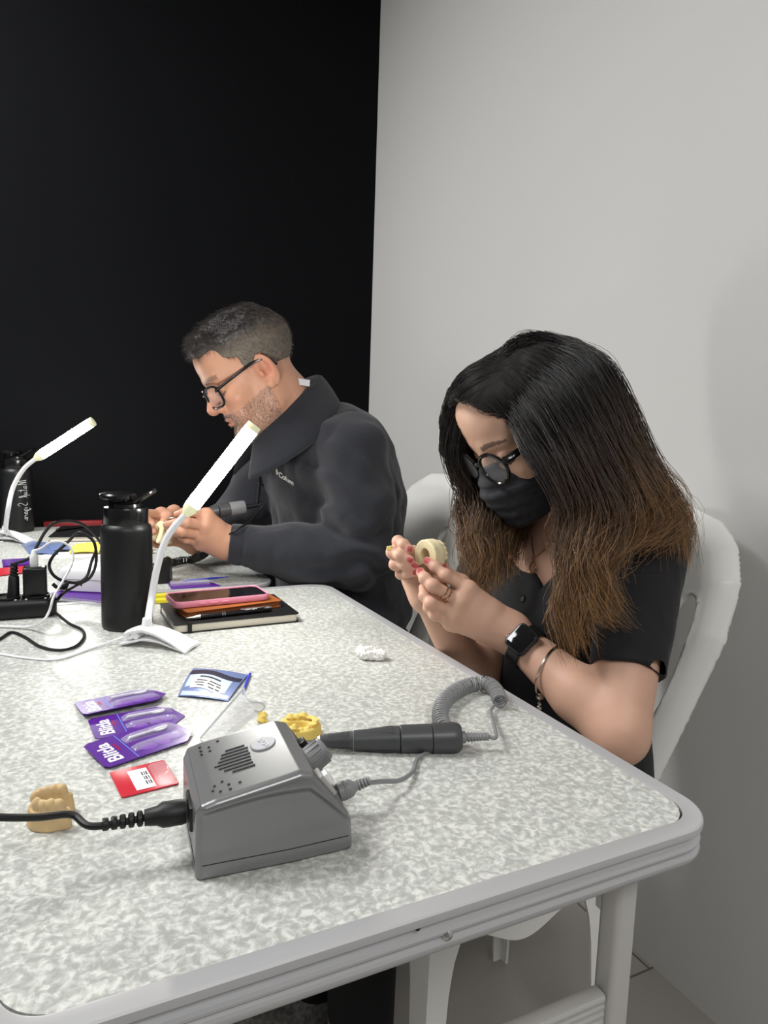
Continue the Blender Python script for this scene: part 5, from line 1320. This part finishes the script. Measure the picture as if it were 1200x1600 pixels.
def hair_set(GA, n, spread, seed, r0=.00042, clump=60, stray=.06, tipmix=.62):
    rg = np.random.default_rng(seed); m = len(GA)
    u = rg.random(n) * (m - 1); i0 = np.minimum(u.astype(int), m - 2); fr = (u - i0)[:, None, None]
    base = GA[i0] * (1 - fr) + GA[i0 + 1] * fr
    t = np.linspace(0, 1, K)
    cl = rg.integers(0, clump, n); cdir = rg.normal(size=(clump, 3)); cph = rg.random(clump) * 6.28; cfr = 1.5 + 1.6 * rg.random(clump)
    own = rg.normal(size=(n, 3)) * spread
    env = (.25 + .75 * np.clip(t / .3, 0, 1)) * (1 + .35 * t)
    cof = rg.normal(size=(clump, 3)) * spread * 1.15
    conv = 1 - .74 * np.clip((t - .25) / .6, 0, 1)
    base = base + own[:, None] * (env * conv)[None, :, None] + cof[cl][:, None] * (np.clip((t - .15) / .5, 0, 1))[None, :, None]
    wav = np.sin(t[None] * cfr[cl][:, None] * 6.28 + cph[cl][:, None] + own[:, :1] * 30) * (.0105 * np.clip((t - .35) / .5, 0, 1))[None]
    base += wav[..., None] * cdir[cl][:, None] * .8
    fz = rg.normal(size=(n, 3)); s_ = rg.random(n) < stray
    base += (s_ * .022 * rg.random(n))[:, None, None] * fz[:, None] * (t ** 1.5)[None, :, None]
    end = .80 + .20 * rg.random(n)                       # ragged ends
    tt = t[None] * end[:, None]; x = tt * (K - 1); a_ = np.minimum(x.astype(int), K - 2); f_ = (x - a_)[..., None]
    ii = np.arange(n)[:, None]; base = base[ii, a_] * (1 - f_) + base[ii, a_ + 1] * f_
    rad = r0 * (.7 + .6 * rg.random(n))[:, None] * (1 - .65 * t ** 3)[None]
    dark = np.array(s2l((27, 23, 23))); brown = np.array(s2l((84, 62, 48))); gold = np.array(s2l((186, 140, 84)))
    g1 = np.clip((tt - .36) / .35, 0, 1)[..., None]; g2 = (np.clip((tt - .55) / .40, 0, 1) * (tipmix * (rg.random(n) ** 1.2))[:, None])[..., None]
    col = dark * (1 - g1) + brown * g1; col = col * (1 - g2) + gold * g2
    col = col * (.72 + .56 * rg.random(n))[:, None, None] * (.62 + .76 * rg.random(clump))[cl][:, None, None]
    return base, rad, col
sets = [hair_set(GA, 5600, .0075, 1, tipmix=.95), hair_set(HA, 2900, .0060, 2, tipmix=.8)]
# crown: from the parting over the top and back
top = []
for a_ in np.linspace(0, 1, 8):
    r0_ = GA[0][0] * (1 - a_) + GA[-3][0] * a_
    top.append(resamp([r0_, WH(.01, .0 - .03 * a_, .131), WH(.01, -.055, .124), WH(.0, -.102, .070), WH(.0, -.116, .02), NB + V3(.062, 0, .035), NB + V3(.098, 0, -.04), NB + V3(.104, 0, -.11)], K))
sets.append(hair_set(np.array(top), 1200, .008, 3))
ht = [np.concatenate([s_[i] for s_ in sets]) for i in range(3)]
hair_o = sub('hair', strands(*ht), hair_mat('woman_hair'), woman, local=False, angle=None)
# dense under layer
S4 = SDF()
S4.add(WH.e((0, -.014, .044), (.083, .103, .090)), .01)
S4.add(WH.e((0, .046, .086), (.062, .058, .054)), .02)
S4.add(WH.e((0, -.035, .0), (.078, .070, .10)), .03)
for gi, ax_ in ((GA, 1), (HA, 1)):
    for g_ in gi[1:]:
        back = fw * .016
        for j in range(4, K - 5, 3): S4.add(rcone(g_[j] + back, g_[j + 3] + back, .0115 * (1 - .45 * j / K), .0115 * (1 - .45 * (j + 3) / K)), .012)
for j in range(9, K - 3, 3): S4.add(rcone(top[4][j], top[4][j + 3], .022, .022), .03)
def under(p):
    d = S4(p); q = WH.inv(p)
    hl = .116 - 13.0 * (q[:, 0] + .004) ** 2
    fc = smax((.030 - q[:, 1]) * WH.k, (q[:, 2] - hl) * WH.k, .01); fc = np.maximum(fc, (q[:, 0] - .056) * WH.k)
    d = smax(d, -fc, .006); d = smax(d, -(S(p) + .0015), .002)
    return d + .0022 * vnoise(p * V3(1, 1, .35), 130, 6) * np.clip((.03 - q[:, 1]) / .03 + .25, .25, 1)
Vu, Fu = mesh_sdf(under, (.45, .55, .76), (.93, 1.08, 1.24), .0032)
hu = np.clip((.98 - Vu[:, 2]) / .17, 0, 1)[:, None]; Cu = np.array(s2l((20, 17, 17))) * (1 - hu) + np.array(s2l((46, 33, 26))) * hu
u_o = link('hair_underlayer', raw_np(Vu, Fu, Cu), hair_mat('woman_hair_inner', .7), None); u_o.parent = hair_o; u_o.matrix_parent_inverse = world_of(hair_o).inverted()

# combed roots lying on the scalp, away from the parting
ubv = bvh(Vu, Fu)
rgc = np.random.default_rng(44); qv = WH.inv(Vu); cand = np.nonzero((qv[:, 2] > .035) & (qv[:, 2] < .2))[0]
nC = 3800; st = Vu[rgc.choice(cand, nC)] + rgc.normal(size=(nC, 3)) * .0015
pxs = np.array([PX(p_) for p_ in st]); side = (pxs[:, 0] - 757) * (521 - 612) - (pxs[:, 1] - 612) * (845 - 757)
near = side < 0
fl = np.where(near[:, None], rt * .66 + dn_ * .72 + fw * .12, -rt * .55 + dn_ * .55 + fw * .55); fl = fl + rgc.normal(size=(nC, 3)) * .10
fl /= np.linalg.norm(fl, axis=1)[:, None]
KC = 9; path = np.zeros((nC, KC, 3)); cur = st.copy(); lift = .0015 + .0035 * rgc.random(nC); step = .0085 * (.7 + .6 * rgc.random(nC))
for j in range(KC):
    for i in range(nC):
        h_ = ubv.find_nearest(Vector(cur[i]))
        if h_[0] is not None:
            n_ = np.array(h_[1]); cur[i] = np.array(h_[0]) + n_ * lift[i]; fl[i] -= n_ * (fl[i] @ n_) * .9
    fl /= np.linalg.norm(fl, axis=1)[:, None] + 1e-9
    path[:, j] = cur; cur = cur + (fl + dn_ * .05) * step[:, None]
rad = .00040 * (1 - .5 * np.abs(np.linspace(-1, 1, KC)))[None] * (.7 + .6 * rgc.random(nC))[:, None]
colc = np.array(s2l((28, 24, 24)))[None, None] * (.7 + .7 * rgc.random(nC))[:, None, None] * np.ones((1, KC, 1))
ok_ = (np.linalg.norm(np.diff(path, axis=1), axis=2).max(1) < .025)
ro = link('combed_roots', strands(path[ok_], rad[ok_], colc[ok_]), hair_mat('woman_hair'), None); ro.parent = hair_o; ro.matrix_parent_inverse = world_of(hair_o).inverted()

# ------------------------------------------------------------ the man
man = person('man with short greying hair and glasses in a dark fleece jacket, bent over a cast', (.66, 1.56, .43))
MH = Head(P(398, 587, D=1.475), math.radians(-3), math.radians(31), .985)
M_SK = s2l((198, 148, 122))
mSL, mSR = P(549, 702, Y=1.385), V3(.56, 1.72, 1.00)
mEL, mWL = P(556, 868, Y=1.36), P(352, 848, Y=1.44)
mER, mWR = V3(.46, 1.74, .80), P(306, 846, Y=1.60)
S = SDF()
head_sdf(S, MH, True)
mNB = V3(.527, 1.505, 1.050)
S.add(rcone(MH(0, -.022, -.045), mNB, .0640, .070), .025)
S.add(rcone(MH(0, .02, -.085), mNB + V3(-.03, 0, -.03), .040, .055), .03)
S.add(ellip(V3(.55, 1.52, .955), (.06, .085, .05)), .03)
S.add(rcone(mEL, mWL, .042, .030), .012).add(rcone(mER, mWR, .042, .030), .012)
mi = [P(322, 806, Y=1.425), P(298, 799, Y=1.415), P(288, 801, Y=1.43), P(277, 804, Y=1.45)]
mm = [P(320, 821, Y=1.42), P(290, 816, Y=1.40), P(275, 818, Y=1.42), P(261, 820, Y=1.44)]
mr_ = [P(314, 836, Y=1.43), P(284, 830, Y=1.405), P(274, 831, Y=1.43), P(266, 829, Y=1.455)]
mp2 = [P(314, 848, Y=1.445), P(292, 842, Y=1.43), P(284, 838, Y=1.455), P(280, 832, Y=1.475)]
mth = [P(330, 812, Y=1.47), P(300, 806, Y=1.475), P(280, 812, Y=1.475)]
hand_sdf(S, mWL, .0285, .0160, [mi[0], mm[0], mr_[0], mp2[0]], [mi, mm, mr_, mp2], [.0102, .0106, .0100, .0090], mth, .0110)
fi = [P(252, 804, Y=1.545), P(222, 802, Y=1.515), P(228, 811, Y=1.50), P(237, 818, Y=1.495)]
fm_ = [P(252, 818, Y=1.555), P(221, 822, Y=1.52), P(230, 826, Y=1.505), P(240, 830, Y=1.50)]
fr2 = [P(256, 830, Y=1.56), P(226, 836, Y=1.53), P(234, 840, Y=1.515), P(243, 841, Y=1.51)]
fp = [P(264, 842, Y=1.57), P(238, 848, Y=1.545), P(245, 850, Y=1.53), P(252, 849, Y=1.525)]
fth = [P(272, 800, Y=1.57), P(262, 808, Y=1.53), P(256, 815, Y=1.515)]
hand_sdf(S, P(292, 832, Y=1.60), .0285, .0155, [fi[0], fm_[0], fr2[0], fp[0]], [fi, fm_, fr2, fp], [.0100, .0104, .0098, .0088], fth, .0108)
S.add(rcone(P(292, 832, Y=1.60), mWR, .028, .029), .01)
V, F = mesh_sdf(S, (.10, 1.30, .70), (.72, 1.80, 1.32), .0024)
def man_col(V):
    q = MH.inv(V); C = np.tile(np.array(M_SK), (len(V), 1)); n = vnoise(V, 55, 3) * .5 + vnoise(V, 140, 4) * .5
    C *= (1 + .05 * n)[:, None]
    def mix(m, c): C[:] = C * (1 - m[:, None]) + np.array(c) * m[:, None]
    hd = (np.abs(q) < .2).all(1); ax = np.abs(q[:, 0])
    mix(.40 * np.exp(-((q - V3(0, .112, -.024)) ** 2).sum(1) / .016 ** 2), s2l((196, 112, 94)))
    for sx in (-1, 1):
        mix(.25 * np.exp(-((q - V3(sx * .042, .075, -.022)) ** 2).sum(1) / .022 ** 2), s2l((200, 122, 104)))
        mix(.45 * np.exp(-((q - V3(sx * .084, -.010, .006)) ** 2).sum(1) / .026 ** 2), s2l((200, 112, 92)))
    fine = vnoise(V, 520, 7)
    beard = np.clip((-.034 - q[:, 2] + .25 * np.clip(.055 - q[:, 1], -.02, .06)) / .012, 0, 1) * np.clip((q[:, 1] + .004) / .012, 0, 1) * np.clip((.118 + q[:, 2]) / .01 + 1, 0, 1) * hd
    mx_ = np.clip(1 - np.abs(q[:, 2] + .046) / .007, 0, 1) * (ax < .030) * (q[:, 1] > .08) * hd
    lip = ((np.abs(q[:, 2] + .0585) < .011) & (ax < .021) & (q[:, 1] > .085)) * hd
    mix(np.clip(beard * (1 - lip) * (.30 + .22 * fine), 0, 1), s2l((112, 100, 94)))
    mix(np.clip(mx_ * (.65 + .25 * fine), 0, 1), s2l((70, 62, 58)))
    mix(.45 * lip, s2l((190, 108, 98)))
    for sx in (-1, 1):
        bx = sx * q[:, 0]; bz = .0335 + .005 * np.sin(np.clip((bx - .012) / .04, 0, 1) * 2.2)
        m_ = (bx > .010) & (bx < .054) & (np.abs(q[:, 2] - bz) < .0048) & (q[:, 1] > .05); mix((.55 + .2 * fine) * m_ * hd, s2l((78, 64, 56)))
        lz = .0035 - .005 * np.clip(1 - ((bx - .033) / .016) ** 2, 0, 1)
        m_ = (np.abs(bx - .033) < .0165) & (np.abs(q[:, 2] - lz) < .002) & (q[:, 1] > .07); mix(.75 * m_ * hd, s2l((60, 42, 36)))
    for pts_ in (mi, mm, mr_, mp2, fi, fm_, fr2, fp): mix(.35 * np.exp(-((V - pts_[-1]) ** 2).sum(1) / .011 ** 2), s2l((210, 138, 120)))
    for pts_, off in ((fi, .0078), (fm_, .0080), (fr2, .0076)):
        tocam = CAM - pts_[-1]; tocam /= np.linalg.norm(tocam); a_ = pts_[-1] - pts_[-2]; a_ /= np.linalg.norm(a_); dv = V - (pts_[-1] + a_ * .001 + tocam * off); al = dv @ a_
        mix(.7 * (((al / .0065) ** 2 + ((dv ** 2).sum(1) - al ** 2) / .005 ** 2) < 1), s2l((226, 178, 160)))
    return C
sub('body', raw_np(V, F, man_col(V)), skin_mat('man_skin', .48), man, local=False, angle=None)
mbv = bvh(V, F)

# fleece jacket
m_fleece = mat('dark_slate_fleece', (27, 29, 37), .95, bump=(420, .6, .0018), sheen=.15, var=(330, .22))
J = SDF()
J.add(ellip(V3(.615, 1.55, .92), (.150, .185, .16)), .04).add(ellip(V3(.64, 1.55, .74), (.155, .18, .19)), .05).add(ellip(V3(.665, 1.55, .60), (.155, .18, .14)), .05)
J.add(rcone(mNB + V3(.025, -.03, -.045), mSL + V3(.0, .03, -.012), .085, .076), .04).add(rcone(mNB + V3(.03, .04, -.03), mSR + V3(0, -.02, 0), .092, .085), .04)
J.add(rcone(V3(.64, 1.51, .98), V3(.69, 1.53, .86), .10, .11), .05)
UMd = (mSL + mEL) / 2 + V3(.012, -.006, 0)
J.add(rcone(mSL, UMd, .076, .074), .03).add(rcone(UMd, mEL + V3(.01, 0, .004), .074, .069), .03)
FMd = mEL + (mWL - mEL) * .45 + V3(0, 0, -.008)
cuffL = mEL + (mWL - mEL) * .965
J.add(rcone(mEL, FMd, .071, .062), .025).add(rcone(FMd, cuffL, .062, .0425), .02)
J.add(rcone(mSR, mER, .080, .072), .03).add(rcone(mER, mWR + (mER - mWR) * .03, .070, .044), .02)
cuffR = mWR + (mER - mWR) * .06
aL = (mWL - mEL) / np.linalg.norm(mWL - mEL); aR = (mWR - mER) / np.linalg.norm(mWR - mER)
aU = (mEL - mSL) / np.linalg.norm(mEL - mSL)
def jacket(p):
    d = J(p)
    fold = vnoise(p, 13, 31) * .50 + vnoise(p, 27, 32) * .40 + (1 - np.abs(vnoise(p * V3(1, 1, .6), 24, 36)) * 2.2) * .22
    # creases crossing the arm near the elbow and armpit, drawn in along the sleeve
    rel = p - mEL; al = rel @ aU; ef = np.exp(-(al / .09) ** 2) * np.exp(-((np.linalg.norm(rel, axis=1) - .07) / .06) ** 2)
    d = d + .0095 * fold + .0075 * ef * np.sin((al + .25 * (rel @ aL)) * 95 + 4 * vnoise(p, 12, 3))
    d2 = p - mSL; ar = np.exp(-(np.linalg.norm(d2 - V3(-.06, -.0, -.06), axis=1) / .085) ** 2); d = d + .0075 * ar * np.sin((p @ V3(.62, .2, .75)) * 120)
    # sleeve seam round the shoulder
    sp = np.abs((p - (mSL + V3(.004, .048, -.0))) @ (V3(-.12, -.93, -.34) / np.linalg.norm(V3(-.12, -.93, -.34)))); near = np.linalg.norm(p - mSL, axis=1) < .13
    d = np.where(near, d + .0030 * np.exp(-(sp / .003) ** 2), d)
    for c_, a_ in ((cuffL, aL), (cuffR, aR)):
        al = (p - c_) @ a_; rad = np.linalg.norm(p - c_ - al[:, None] * a_, axis=1)
        d = np.where(rad < .075, np.maximum(d, al), d)
        d = np.maximum(d, -np.maximum(rad - .0345, -(al + .022)))
        d = np.where(rad < .07, d + .002 * np.exp(-((al + .028) / .0035) ** 2), d)
    d = np.maximum(d, .50 + .0 - p[:, 2])
    # neck opening
    nk_ = rcone(mNB + V3(-.05, .01, -.006), mNB + V3(-.06, 0, .12), .050, .085)(p)
    d = smax(d, -nk_, .008)
    # zip placket down the chest
    return d
Vj, Fj = mesh_sdf(jacket, (.24, 1.22, .49), (.90, 1.90, 1.20), .0042)
jk = sub('fleece_jacket', raw_np(Vj, Fj), m_fleece, man, local=False, angle=None)
jbv = bvh(Vj, Fj)
# standing, folded collar: a ring of cloth round the neck, folded over at the near side
def ringpts(zo, rx, ry, cx=0.0, tilt=.68, n=30):
    out = []
    for t_ in np.linspace(math.radians(-150), math.radians(150), n):       # 0 = back of the neck (+X)
        x, y = rx * math.cos(t_), ry * math.sin(t_); out.append(mNB + V3(cx + x, y, zo + x * tilt))
    return out
cin_, ctop, cout, cbot = ringpts(-.050, .080, .086, -.034), ringpts(.052, .074, .082, -.044), ringpts(.050, .082, .090, -.044), ringpts(-.056, .126, .132, -.032)
cmid = ringpts(.002, .104, .112, -.038); cb2 = ringpts(-.060, .118, .124, -.032)
col_o = sub('collar', G().grid([list(v) for v in (cin_, ctop, cout, cmid, cbot, cb2)]).me(), m_fleece, man, local=False, angle=None)
s_ = col_o.modifiers.new('thickness', 'SOLIDIFY'); s_.thickness = .004; s_.offset = 0
s_ = col_o.modifiers.new('smooth', 'SUBSURF'); s_.levels = 1; s_.render_levels = 1
tg_ = on_surface(mbv, 470, 598, .004)[0]
if tg_ is not None: sub('collar_tag', G().box((-.016, -.001, -.007), (.016, .001, .007), .0004, 1, frame_z(tg_, (.15, .25, 1), (1, -.1, .12))).me(), mat('white_cloth_tag', (214, 214, 218), .6), man, local=False)
# zip and chest lettering, laid on the jacket
def jl(px, py, off=.0015): return on_surface(jbv, px, py, off)
zp = [jl(x, y)[0] for x, y in ((413, 706), (408, 722), (405, 738), (406, 752), (404, 768), (402, 786))]; zp = [z_ for z_ in zp if z_ is not None]
if len(zp) > 3:
    zz_ = spline(zp, 6); zi = sub('zip', G().tube(zz_, .0024, 6, flat=.6).me(), m_seam, man, local=False)
    c_, n_ = jl(407, 742, .003)
    if c_ is not None: sub('zip_pull', G().tube(spline([c_, c_ + V3(-.002, -.003, -.012), c_ + V3(.004, -.003, -.024), c_ + V3(.010, -.003, -.020)], 6), .0014, 6).me(), m_lid, zi, local=False)
c_, n_ = jl(443, 745, 0)
if c_ is not None:
    xr = R[:, 0] * 1.0 + R[:, 1] * .16; me = text_me('\u2756Colum', .0175, frame_z(c_, n_, xr), .00004, bold=.0004)
    for v in me.vertices:
        h_ = jbv.find_nearest(v.co); lift = (v.co - Vector(c_)).dot(Vector(n_))
        v.co = h_[0] + h_[1] * (.0012 + (.0005 if lift > 0 else 0))
    sub('chest_lettering', me, mat('white_embroidery', (214, 212, 208), .7), man, local=False, smooth=False)
# trousers
S5 = SDF(); S5.add(ellip(V3(.68, 1.56, .50), (.16, .18, .085)), .03)
for y0, y1, fx in ((1.47, 1.44, .36), (1.65, 1.70, .36)):
    S5.add(rcone(V3(.66, y0, .515), V3(.32, y1, .535), .092, .072), .03).add(rcone(V3(.32, y1, .535), V3(fx, y1 + .01, .10), .07, .055), .02)
V5, F5 = mesh_sdf(S5, (.18, 1.32, .06), (.88, 1.84, .66), .007)
sub('trousers', raw_np(V5, F5), m_trs, man, local=False, angle=None)
for y1 in (1.45, 1.71):
    Sh2 = SDF(); Sh2.add(rcone(V3(.40, y1, .048), V3(.22, y1, .036), .045, .037), .02).add(rcone(V3(.37, y1, .06), V3(.36, y1, .12), .045, .046), .02)
    Va, Fa = mesh_sdf(lambda p, Sh2=Sh2: np.maximum(Sh2(p), -p[:, 2] + .004), (.15, y1 - .07, 0), (.46, y1 + .07, .19), .006)
    sub('shoe', raw_np(Va, Fa), m_trs, man, local=False, angle=None)
# chain round the neck
nc = lay([mNB + V3(-.03 + .070 * math.cos(t_), -.01 + .075 * math.sin(t_), .022 + .05 * math.cos(t_)) for t_ in np.linspace(math.radians(-100), math.radians(60), 26)], mbv, .0012)
sub('neck_chain', G().tube(np.array(nc), .0009 + .0004 * (np.arange(26) % 2), 6).me(), m_gold, man, local=False)
# glasses
sq = [(.0285 * math.copysign(abs(math.cos(a_)) ** .55, math.cos(a_)), .0215 * math.copysign(abs(math.sin(a_)) ** .6, math.sin(a_)) - (.002 if math.sin(a_) < 0 else 0)) for a_ in np.linspace(0, 2 * math.pi, 21)[:-1]]
mg = glasses(MH, man, sq, .0335, .004, .1135, m_gf, .0027, wrap=2.8, temple_z=.026)
# hair: close-cut sides, longer top swept forward
rg = np.random.default_rng(12)
HC = SDF(); HC.add(MH.e((0, -.010, .052), (.0795, .0985, .080)), .01).add(MH.e((0, -.018, .066), (.073, .094, .068)), .02)
HC.add(MH.c((-.034, .068, .110), (.036, .068, .110), .018, .018), .022).add(MH.c((-.030, .085, .096), (.032, .085, .096), .0135, .0135), .018).add(MH.c((0, .03, .116), (0, -.05, .113), .022, .018), .03)
def hair_m(p):
    d = HC(p); q = MH.inv(p); ax = np.abs(q[:, 0])
    hl = np.where(q[:, 1] > .028, .088 - .9 * np.clip(ax - .040, 0, .1) - .3 * np.clip(ax - .02, 0, .02) , np.where(q[:, 1] > -.002, .006, np.where(q[:, 1] > -.035, .038, -.028)))
    hl = np.where((q[:, 1] > .012) & (q[:, 1] <= .05), np.minimum(hl, .020 + 1.9 * (q[:, 1] - .012)), hl)
    hl = np.where((q[:, 1] <= -.002) & (q[:, 1] > -.035), .040 - .9 * np.clip(-.018 - q[:, 1], 0, 1) * 3, hl)
    d = smax(d, (hl - q[:, 2]) * MH.k, .004)
    t_ = vnoise(q * V3(1, .5, 1), 70, 14) * .0022 + vnoise(q * V3(1.6, .5, 1), 240, 15) * .0015
    return d + t_ * np.clip((q[:, 2] - .06) / .04, .15, 1)
Vh, Fh = mesh_sdf(hair_m, MH.O - .17, MH.O + .19, .0024)
def mh_col(V):
    q = MH.inv(V); g = np.clip((.098 - q[:, 2] + .12 * np.clip(np.abs(q[:, 0]) - .05, -.05, .05)) / .035, 0, 1)
    g = g * np.clip((.09 - np.clip(-q[:, 1], 0, 1) * .55) / .06, .35, 1)
    c = np.array(s2l((40, 35, 33))) * (1 - g)[:, None] + np.array(s2l((106, 96, 86))) * g[:, None]
    return c * (1 + .22 * vnoise(V, 420, 3) + .15 * vnoise(V, 160, 5))[:, None]
mhair = sub('hair', raw_np(Vh, Fh, mh_col(Vh)), hair_mat('man_hair', .6), man, local=False, angle=None)
def tufts(V, F, n, L, dirf, colf, r, seed, filt=None):
    rgg = np.random.default_rng(seed); tri = V[F[rgg.integers(0, len(F), n)]]
    w = rgg.dirichlet((1, 1, 1, 1), n); c = (tri * w[..., None]).sum(1); nr = np.cross(tri[:, 2] - tri[:, 0], tri[:, 3] - tri[:, 1]); nr /= np.linalg.norm(nr, axis=1)[:, None] + 1e-12
    if filt is not None:
        m_ = filt(c, nr); c, nr = c[m_], nr[m_]
    d = dirf(c, nr) + rgg.normal(size=c.shape) * .14; d /= np.linalg.norm(d, axis=1)[:, None]
    l = L(c) * (.6 + .8 * rgg.random(len(c)))
    t_ = np.linspace(0, 1, 5)[None, :, None]
    paths = c[:, None] - nr[:, None] * .0006 + d[:, None] * t_ * l[:, None, None] + nr[:, None] * (t_ * (1 - t_)) * l[:, None, None] * .3
    rad = r * (1 - .7 * t_[..., 0]) * np.ones((len(c), 1)); col = np.repeat((colf(c) * (.6 + .8 * rgg.random(len(c)))[:, None])[:, None], 5, 1)
    return strands(paths, rad, col)
def mdir(c, nr):
    q = MH.inv(c); topm = np.clip((q[:, 2] - .075) / .03, 0, 1)[:, None]
    return nr * .35 + topm * (MH.F * 1.0 + MH.U * .15 + MH.L * .25) + (1 - topm) * (-MH.U * .9 - MH.F * .45)
me = tufts(Vh, Fh, 5200, lambda c: np.interp(MH.inv(c)[:, 2], [-.03, .06, .10, .13], [.004, .006, .011, .015]), mdir, mh_col, .00042, 5)
u_o = link('hair_strands', me, hair_mat('man_hair'), None); u_o.parent = mhair; u_o.matrix_parent_inverse = world_of(mhair).inverted()
def bfilt(c, nr):
    q = MH.inv(c); ax = np.abs(q[:, 0])
    b = (q[:, 2] < -.036 + .25 * np.clip(.055 - q[:, 1], -.02, .06)) & (q[:, 1] > .0) & (q[:, 2] > -.118) & (np.abs(q[:, 0]) < .08)
    lip = (np.abs(q[:, 2] + .0585) < .010) & (ax < .020) & (q[:, 1] > .085)
    mo = (np.abs(q[:, 2] + .046) < .0055) & (ax < .028) & (q[:, 1] > .085)
    return (b & ~lip) | mo
me = tufts(V, F, 60000, lambda c: np.full(len(c), .0042), lambda c, nr: nr * .6 - MH.U * .8 + MH.F * .2, lambda c: np.tile(np.array(s2l((120, 112, 106))), (len(c), 1)) * (1 - .45 * np.clip(1 - np.abs(MH.inv(c)[:, 2] + .046) / .008, 0, 1) * (MH.inv(c)[:, 1] > .08))[:, None], .00034, 6, bfilt)
sub('beard', me, hair_mat('man_hair'), man, local=False, angle=None)
# handpiece in his near hand and the cast in his far hand
mh_ = thing('drill_handpiece', 'dark grey dental drill handpiece held in the hand of the man', 'drill', tuple(P(340, 802, Y=1.44)))
a0, a1 = P(276, 808, Y=1.455), P(392, 791, Y=1.455); ax_ = (a1 - a0) / np.linalg.norm(a1 - a0); Lh = np.linalg.norm(a1 - a0); HM2 = frame_z(a0, ax_, (0, 0, 1)); k = Lh / .15
sub('nose_cone', G().lathe([(.0062, 0), (.0068, .006 * k), (.0094, .035 * k), (.0098, .036 * k), (.0128, .082 * k)], 28, HM2).me(), m_dgrey, mh_, local=False)
sub('chuck_tip', G().lathe([(.0012, -.016), (.0014, -.004), (.0045, -.003), (.0058, 0), (.0062, .003)], 18, HM2).me(), m_steel, mh_, local=False)
sub('motor_sleeve', G().lathe([(.0130, .084 * k), (.0140, .085 * k), (.0144, .105 * k)], 28, HM2).me(), m_dgrey, mh_, local=False)
sub('rear_cap', G().lathe([(.0146, .106 * k), (.0150, .110 * k), (.0150, .132 * k), (.0138, .137 * k), (.0001, .137 * k)], 28, HM2).me(), m_greyp, mh_, local=False)
cbl = G().lathe([(.0055, .137 * k), (.0042, .165 * k)], 14, HM2)
cend = a0 + ax_ * .165 * k
cpts_ = spline([cend, cend + ax_ * .012, P(403, 800, Y=1.45), P(390, 815, Y=1.42), P(372, 826, Y=1.40), P(358, 835, Y=1.41), P(345, 842, Y=1.47), P(330, 852, Y=1.50)], 8)
cbl.tube(cpts_, .0022, 8)
pth = resamp([P(330, 852, Y=1.50), P(318, 866, Y=1.50), P(300, 874, Z=T + .010), P(282, 876, Z=T + .010), P(264, 881, Z=T + .0105)], 26 * 12)
tg = np.gradient(pth, axis=0); tg /= np.linalg.norm(tg, axis=1)[:, None]; sd = np.cross(tg, V3(0, 0, 1)); sd /= np.linalg.norm(sd, axis=1)[:, None] + 1e-9; u2 = np.cross(sd, tg); ph = np.arange(len(pth)) / 12 * 2 * np.pi
cbl.tube(pth + .0075 * (np.cos(ph)[:, None] * sd + np.sin(ph)[:, None] * u2), .0021, 6)
cbl.tube(spline([pth[-1], P(252, 881, Z=T + .006), P(222, 882, Z=T + .0025), P(180, 880, Z=T + .0025)], 8), .0024, 8)
sub('coiled_cord', cbl.me(), m_rub, mh_, local=False)
zc = rt * .62 + fw * .62 + dn_ * .30; zc /= np.linalg.norm(zc); yc = -dn_ * .9 + rt * .25; yc -= zc * (yc @ zc); yc /= np.linalg.norm(yc); xc_ = np.cross(yc, zc)
Mh2 = Matrix(((xc_[0], yc[0], zc[0], 0), (xc_[1], yc[1], zc[1], 0), (xc_[2], yc[2], zc[2], 0), (0, 0, 0, 1)))
cast('dental_cast', 'cream plaster dental cast held in the far hand of the man', m_cream, P(243, 836, Y=1.49), Mh2, h=.021, rw=.017, rl=.024, wall=.0072, seed=31)
